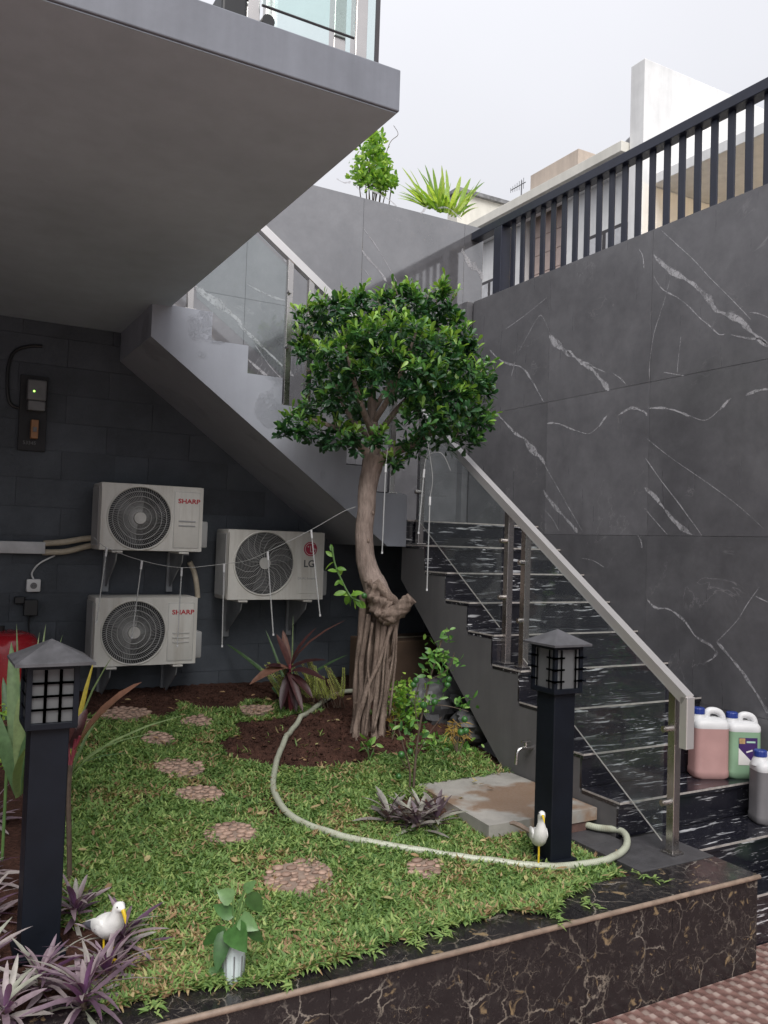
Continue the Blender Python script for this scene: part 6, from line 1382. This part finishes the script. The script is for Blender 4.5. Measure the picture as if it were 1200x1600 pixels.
for (cx_, cy_, r_, n) in ((697, 996, 11, 12), (684, 1015, 16, 20), (700, 1032, 15, 20), (672, 1030, 12, 13), (690, 1055, 18, 26), (665, 1050, 9, 6), (672, 1098, 12, 9), (690, 1092, 10, 5), (712, 1100, 10, 8), (730, 1102, 10, 10), (624, 1138, 14, 12), (640, 1150, 10, 7), (668, 1150, 12, 6), (652, 1128, 10, 6)):
    for _ in range(n):
        p = fl(cx_+rv.normal()*r_*0.55, cy_+rv.normal()*r_*0.55, rv.normal()*0.05); f.add(p, rdir(-0.3, 1), rdir(0.0, 1)-HF*0.4, rv.uniform(0.034, 0.058), rv.uniform(0.015, 0.025), 0.15, float(np.clip(rv.normal(0.5, 0.25), 0, 1)))
f.mesh('leaves', 'lime_leaf', t, 'leaf', 0.15)
for p in ((650, 1063), (646, 1070), (701, 1061), (699, 1070), (679, 1097), (662, 1102), (726, 1124), (720, 1144), (728, 1142), (627, 1179), (641, 1174), (623, 1213)):
    q = MB(); q.sphere(fl(*p, -0.04), rv.uniform(0.016, 0.020), 12, 9); q.build('fruit', 'fruit_green', t, True)
# ---- bright low bush, dry flowers, sprouts
def leafy(name, label, spots, D0, mat, stem, leaf, n, prof='leaf', ratio=0.45, tint=(0, 1), base=None, cat='bush', el=(-0.3, 1)):
    b0 = atG(*base); t = thing(name, tuple(b0), label, cat); f = Fol(); q = MB(); fn = lambda x, y, d=0.0: atD(x, y, D0+d)
    for (cx_, cy_, r_) in spots:
        q.tube(spline([b0, (b0+fn(cx_, cy_))/2 + rv.normal(size=3)*0.01, fn(cx_, cy_)], 3), 0.0035, 5)
        for _ in range(n):
            p = fn(cx_+rv.normal()*r_*0.5, cy_+rv.normal()*r_*0.5, rv.normal()*r_*0.003); L = rv.uniform(*leaf); f.add(p, rdir(*el), rdir(0, 1), L, L*ratio, 0.2, rv.uniform(*tint))
    f.mesh('leaves', mat, t, prof, 0.12); q.build('stems', stem, t); return t
DBu = DT + 0.02
leafy('bright_bush', 'bright yellow green bush right of the tree roots', [(625, 1082, 18), (640, 1078, 18), (650, 1095, 18), (622, 1100, 14), (632, 1115, 16), (655, 1110, 12), (640, 1128, 14), (628, 1088, 16)], DBu, 'fresh_leaf', 'stem_green', (0.03, 0.05), 40, 'obov', 0.5, (0.0, 1.0), (640, 1148))
DY = float(atG(718, 1178) @ HF)
leafy('dry_flower', 'dry golden yellow flower head near the stair side', [(708, 1132, 13), (720, 1140, 13), (712, 1148, 14), (728, 1150, 10), (704, 1142, 9)], DY, 'dry_leaf', 'stem_brown', (0.03, 0.06), 30, 'blade', 0.10, (0, 1), (715, 1180), 'flower', (-1.0, 0.4))
leafy('ground_sprouts', 'low green leafy sprouts beside the dry yellow flower', [(690, 1165, 22), (670, 1160, 16), (735, 1180, 20), (700, 1185, 20), (755, 1190, 16), (655, 1175, 16)], DY, 'lime_leaf', 'stem_green', (0.025, 0.05), 22, 'leaf', 0.5, (0.2, 1), (700, 1195), 'plant')
leafy('small_sprout', 'small two leaved sprout at the foot of the tree roots', [(568, 1166, 8), (584, 1170, 8), (576, 1162, 8)], float(atG(576, 1185) @ HF), 'lime_leaf', 'stem_green', (0.05, 0.075), 4, 'leaf', 0.42, (0.3, 0.9), (577, 1187), 'plant')
leafy('root_tuft', 'dry straw tuft beside the right edge of the tree roots', [(612, 1130, 10), (616, 1110, 12), (610, 1145, 10)], DT+0.05, 'dry_leaf', 'stem_brown', (0.04, 0.08), 22, 'blade', 0.06, (0, 0.7), (612, 1158), 'plant')

# ---- heart leaved cutting in a clear plastic cup at the planter edge
pc = atZ(360, 1520, PLANT_Z+0.03); t = thing('potted_cutting', tuple(pc), 'heart leaved green cutting in a pale plastic cup at the marble edge', 'plant')
D0 = float(atZ(365, 1530, PLANT_Z) @ HF); fp = lambda x, y, d=0.0: atD(x, y, D0+d)
A = fp(364, 1540, -0.02); B = fp(366, 1466, 0.03); ax = (B-A)/np.linalg.norm(B-A); s_ = HR - ax*float(HR @ ax); s_ /= np.linalg.norm(s_); u_ = np.cross(ax, s_); n = 36
b = MB(); b.loft([[A + (B-A)*tt + (s_*math.cos(2*PI*k/n) + u_*math.sin(2*PI*k/n))*r_*(1+0.035*math.cos(12*2*PI*k/n)) for k in range(n)] for tt, r_ in ((0, 0.024), (0.05, 0.030), (0.5, 0.034), (0.95, 0.038), (1.0, 0.041))]); shade(b.build('cup', 'pale_plastic', t), 60)
rb = MB()
for k in range(8):
    a = 2*PI*k/8 + 0.2; e_ = s_*math.cos(a) + u_*math.sin(a); rb.tube([A + (B-A)*0.12 + e_*0.0325, A + (B-A)*0.62 + e_*0.0370], 0.0022, 5)
rb.build('cup_ribs', 'meter_grey', t)
f = Fol(); stm = MB()
for a, c, w, bend, ti, d1 in (((363, 1448), (385, 1488), 0.085, 0.15, 0.35, -0.08), ((375, 1435), (402, 1452), 0.06, 0.3, 0.8, -0.02), ((352, 1455), (338, 1520), 0.055, 0.1, 0.15, -0.05), ((340, 1510), (334, 1552), 0.055, 0.1, 0.55, -0.06), ((364, 1405), (340, 1392), 0.055, 0.2, 0.9, 0), ((366, 1430), (334, 1415), 0.05, 0.2, 0.5, 0.03), ((382, 1392), (400, 1376), 0.035, 0.1, 0.7, 0), ((390, 1395), (408, 1425), 0.055, 0.1, 0.3, 0.03), ((352, 1450), (318, 1475), 0.045, 0.2, 0.3, 0.04), ((380, 1440), (410, 1470), 0.045, 0.3, 0.2, 0.03)):
    bigleaf(f, a, c, w, bend, ti, 0, d1, fp, -HF*0.9+dn*0.4); stm.tube(spline([fp(364, 1462), fp((364+a[0])/2, (1455+a[1])/2), fp(*a)], 4), 0.0028, 5)
stm.tube(spline([fp(362, 1440), fp(372, 1415), fp(383, 1390)], 4), 0.003, 5)
f.mesh('leaves', 'pothos_leaf', t, 'heart', 0.14); stm.build('stems', 'stem_green', t)

# ---- plants behind the top of the marble wall
YP = 6.75; fy = lambda x, y, d=0.0: atY(x, y, YP+d)
b0 = fy(690, 335); b0[2] = 2.75; t = thing('spiky_plant', tuple(b0), 'spiky light green strap leaved plant on top of the marble wall', 'plant'); f = Fol()
for c in [(rv.uniform(622, 752), rv.uniform(288, 312)) for _ in range(46)] + [(628, 262), (640, 266), (652, 262), (664, 258), (676, 262), (690, 258), (697, 268), (720, 276), (735, 280), (752, 280), (756, 287), (745, 318), (735, 306), (632, 285), (645, 285), (668, 290), (705, 285), (712, 300), (690, 275), (660, 275), (625, 290), (728, 292), (748, 326), (700, 300), (680, 285), (655, 295), (640, 300)]:
    a = (692+(c[0]-690)*0.35+rv.uniform(-8, 8), 332+(c[0]-690)*0.12); bigleaf(f, a, c, rv.uniform(0.030, 0.048), rv.uniform(0.03, 0.25), rv.uniform(0.1, 1.0), rv.uniform(-0.15, 0.15), rv.uniform(-0.3, 0.3), fy)
f.mesh('leaves', 'sky_strap', t, 'strap', 0.15); q = MB(); q.tube([b0-(0, 0, 0.25), b0+(0, 0, 0.12)], [0.05, 0.03], 8); q.build('stem', 'stem_brown', t)
b0 = fy(585, 300); b0[2] = 2.75; t = thing('wall_top_shrub', tuple(b0), 'small leaved green shrub on top of the marble wall under the balcony corner', 'shrub'); f = Fol(); q = MB()
for (cx_, cy_, r_) in ((588, 225, 14), (578, 240, 18), (592, 245, 14), (570, 262, 18), (590, 265, 18), (598, 275, 12), (575, 282, 16), (595, 290, 12), (560, 275, 12), (607, 280, 8), (582, 215, 10), (612, 287, 8), (600, 255, 9)):
    q.tube(spline([b0, (b0+fy(cx_, cy_))/2+rv.normal(size=3)*0.02, fy(cx_, cy_)], 3), 0.005, 5)
    for _ in range(95): p = fy(cx_+rv.normal()*r_*0.5, cy_+rv.normal()*r_*0.5, rv.normal()*0.10); L = rv.uniform(0.04, 0.07); f.add(p, rdir(-0.4, 1), rdir(0, 1), L, L*0.5, 0.15, rv.uniform(0, 1))
q.tube(spline([fy(600, 250), fy(610, 222), fy(622, 210), fy(615, 196)], 5), 0.003, 4)
f.mesh('leaves', 'fresh_leaf', t, 'leaf', 0.1); q.build('stems', 'stem_brown', t)
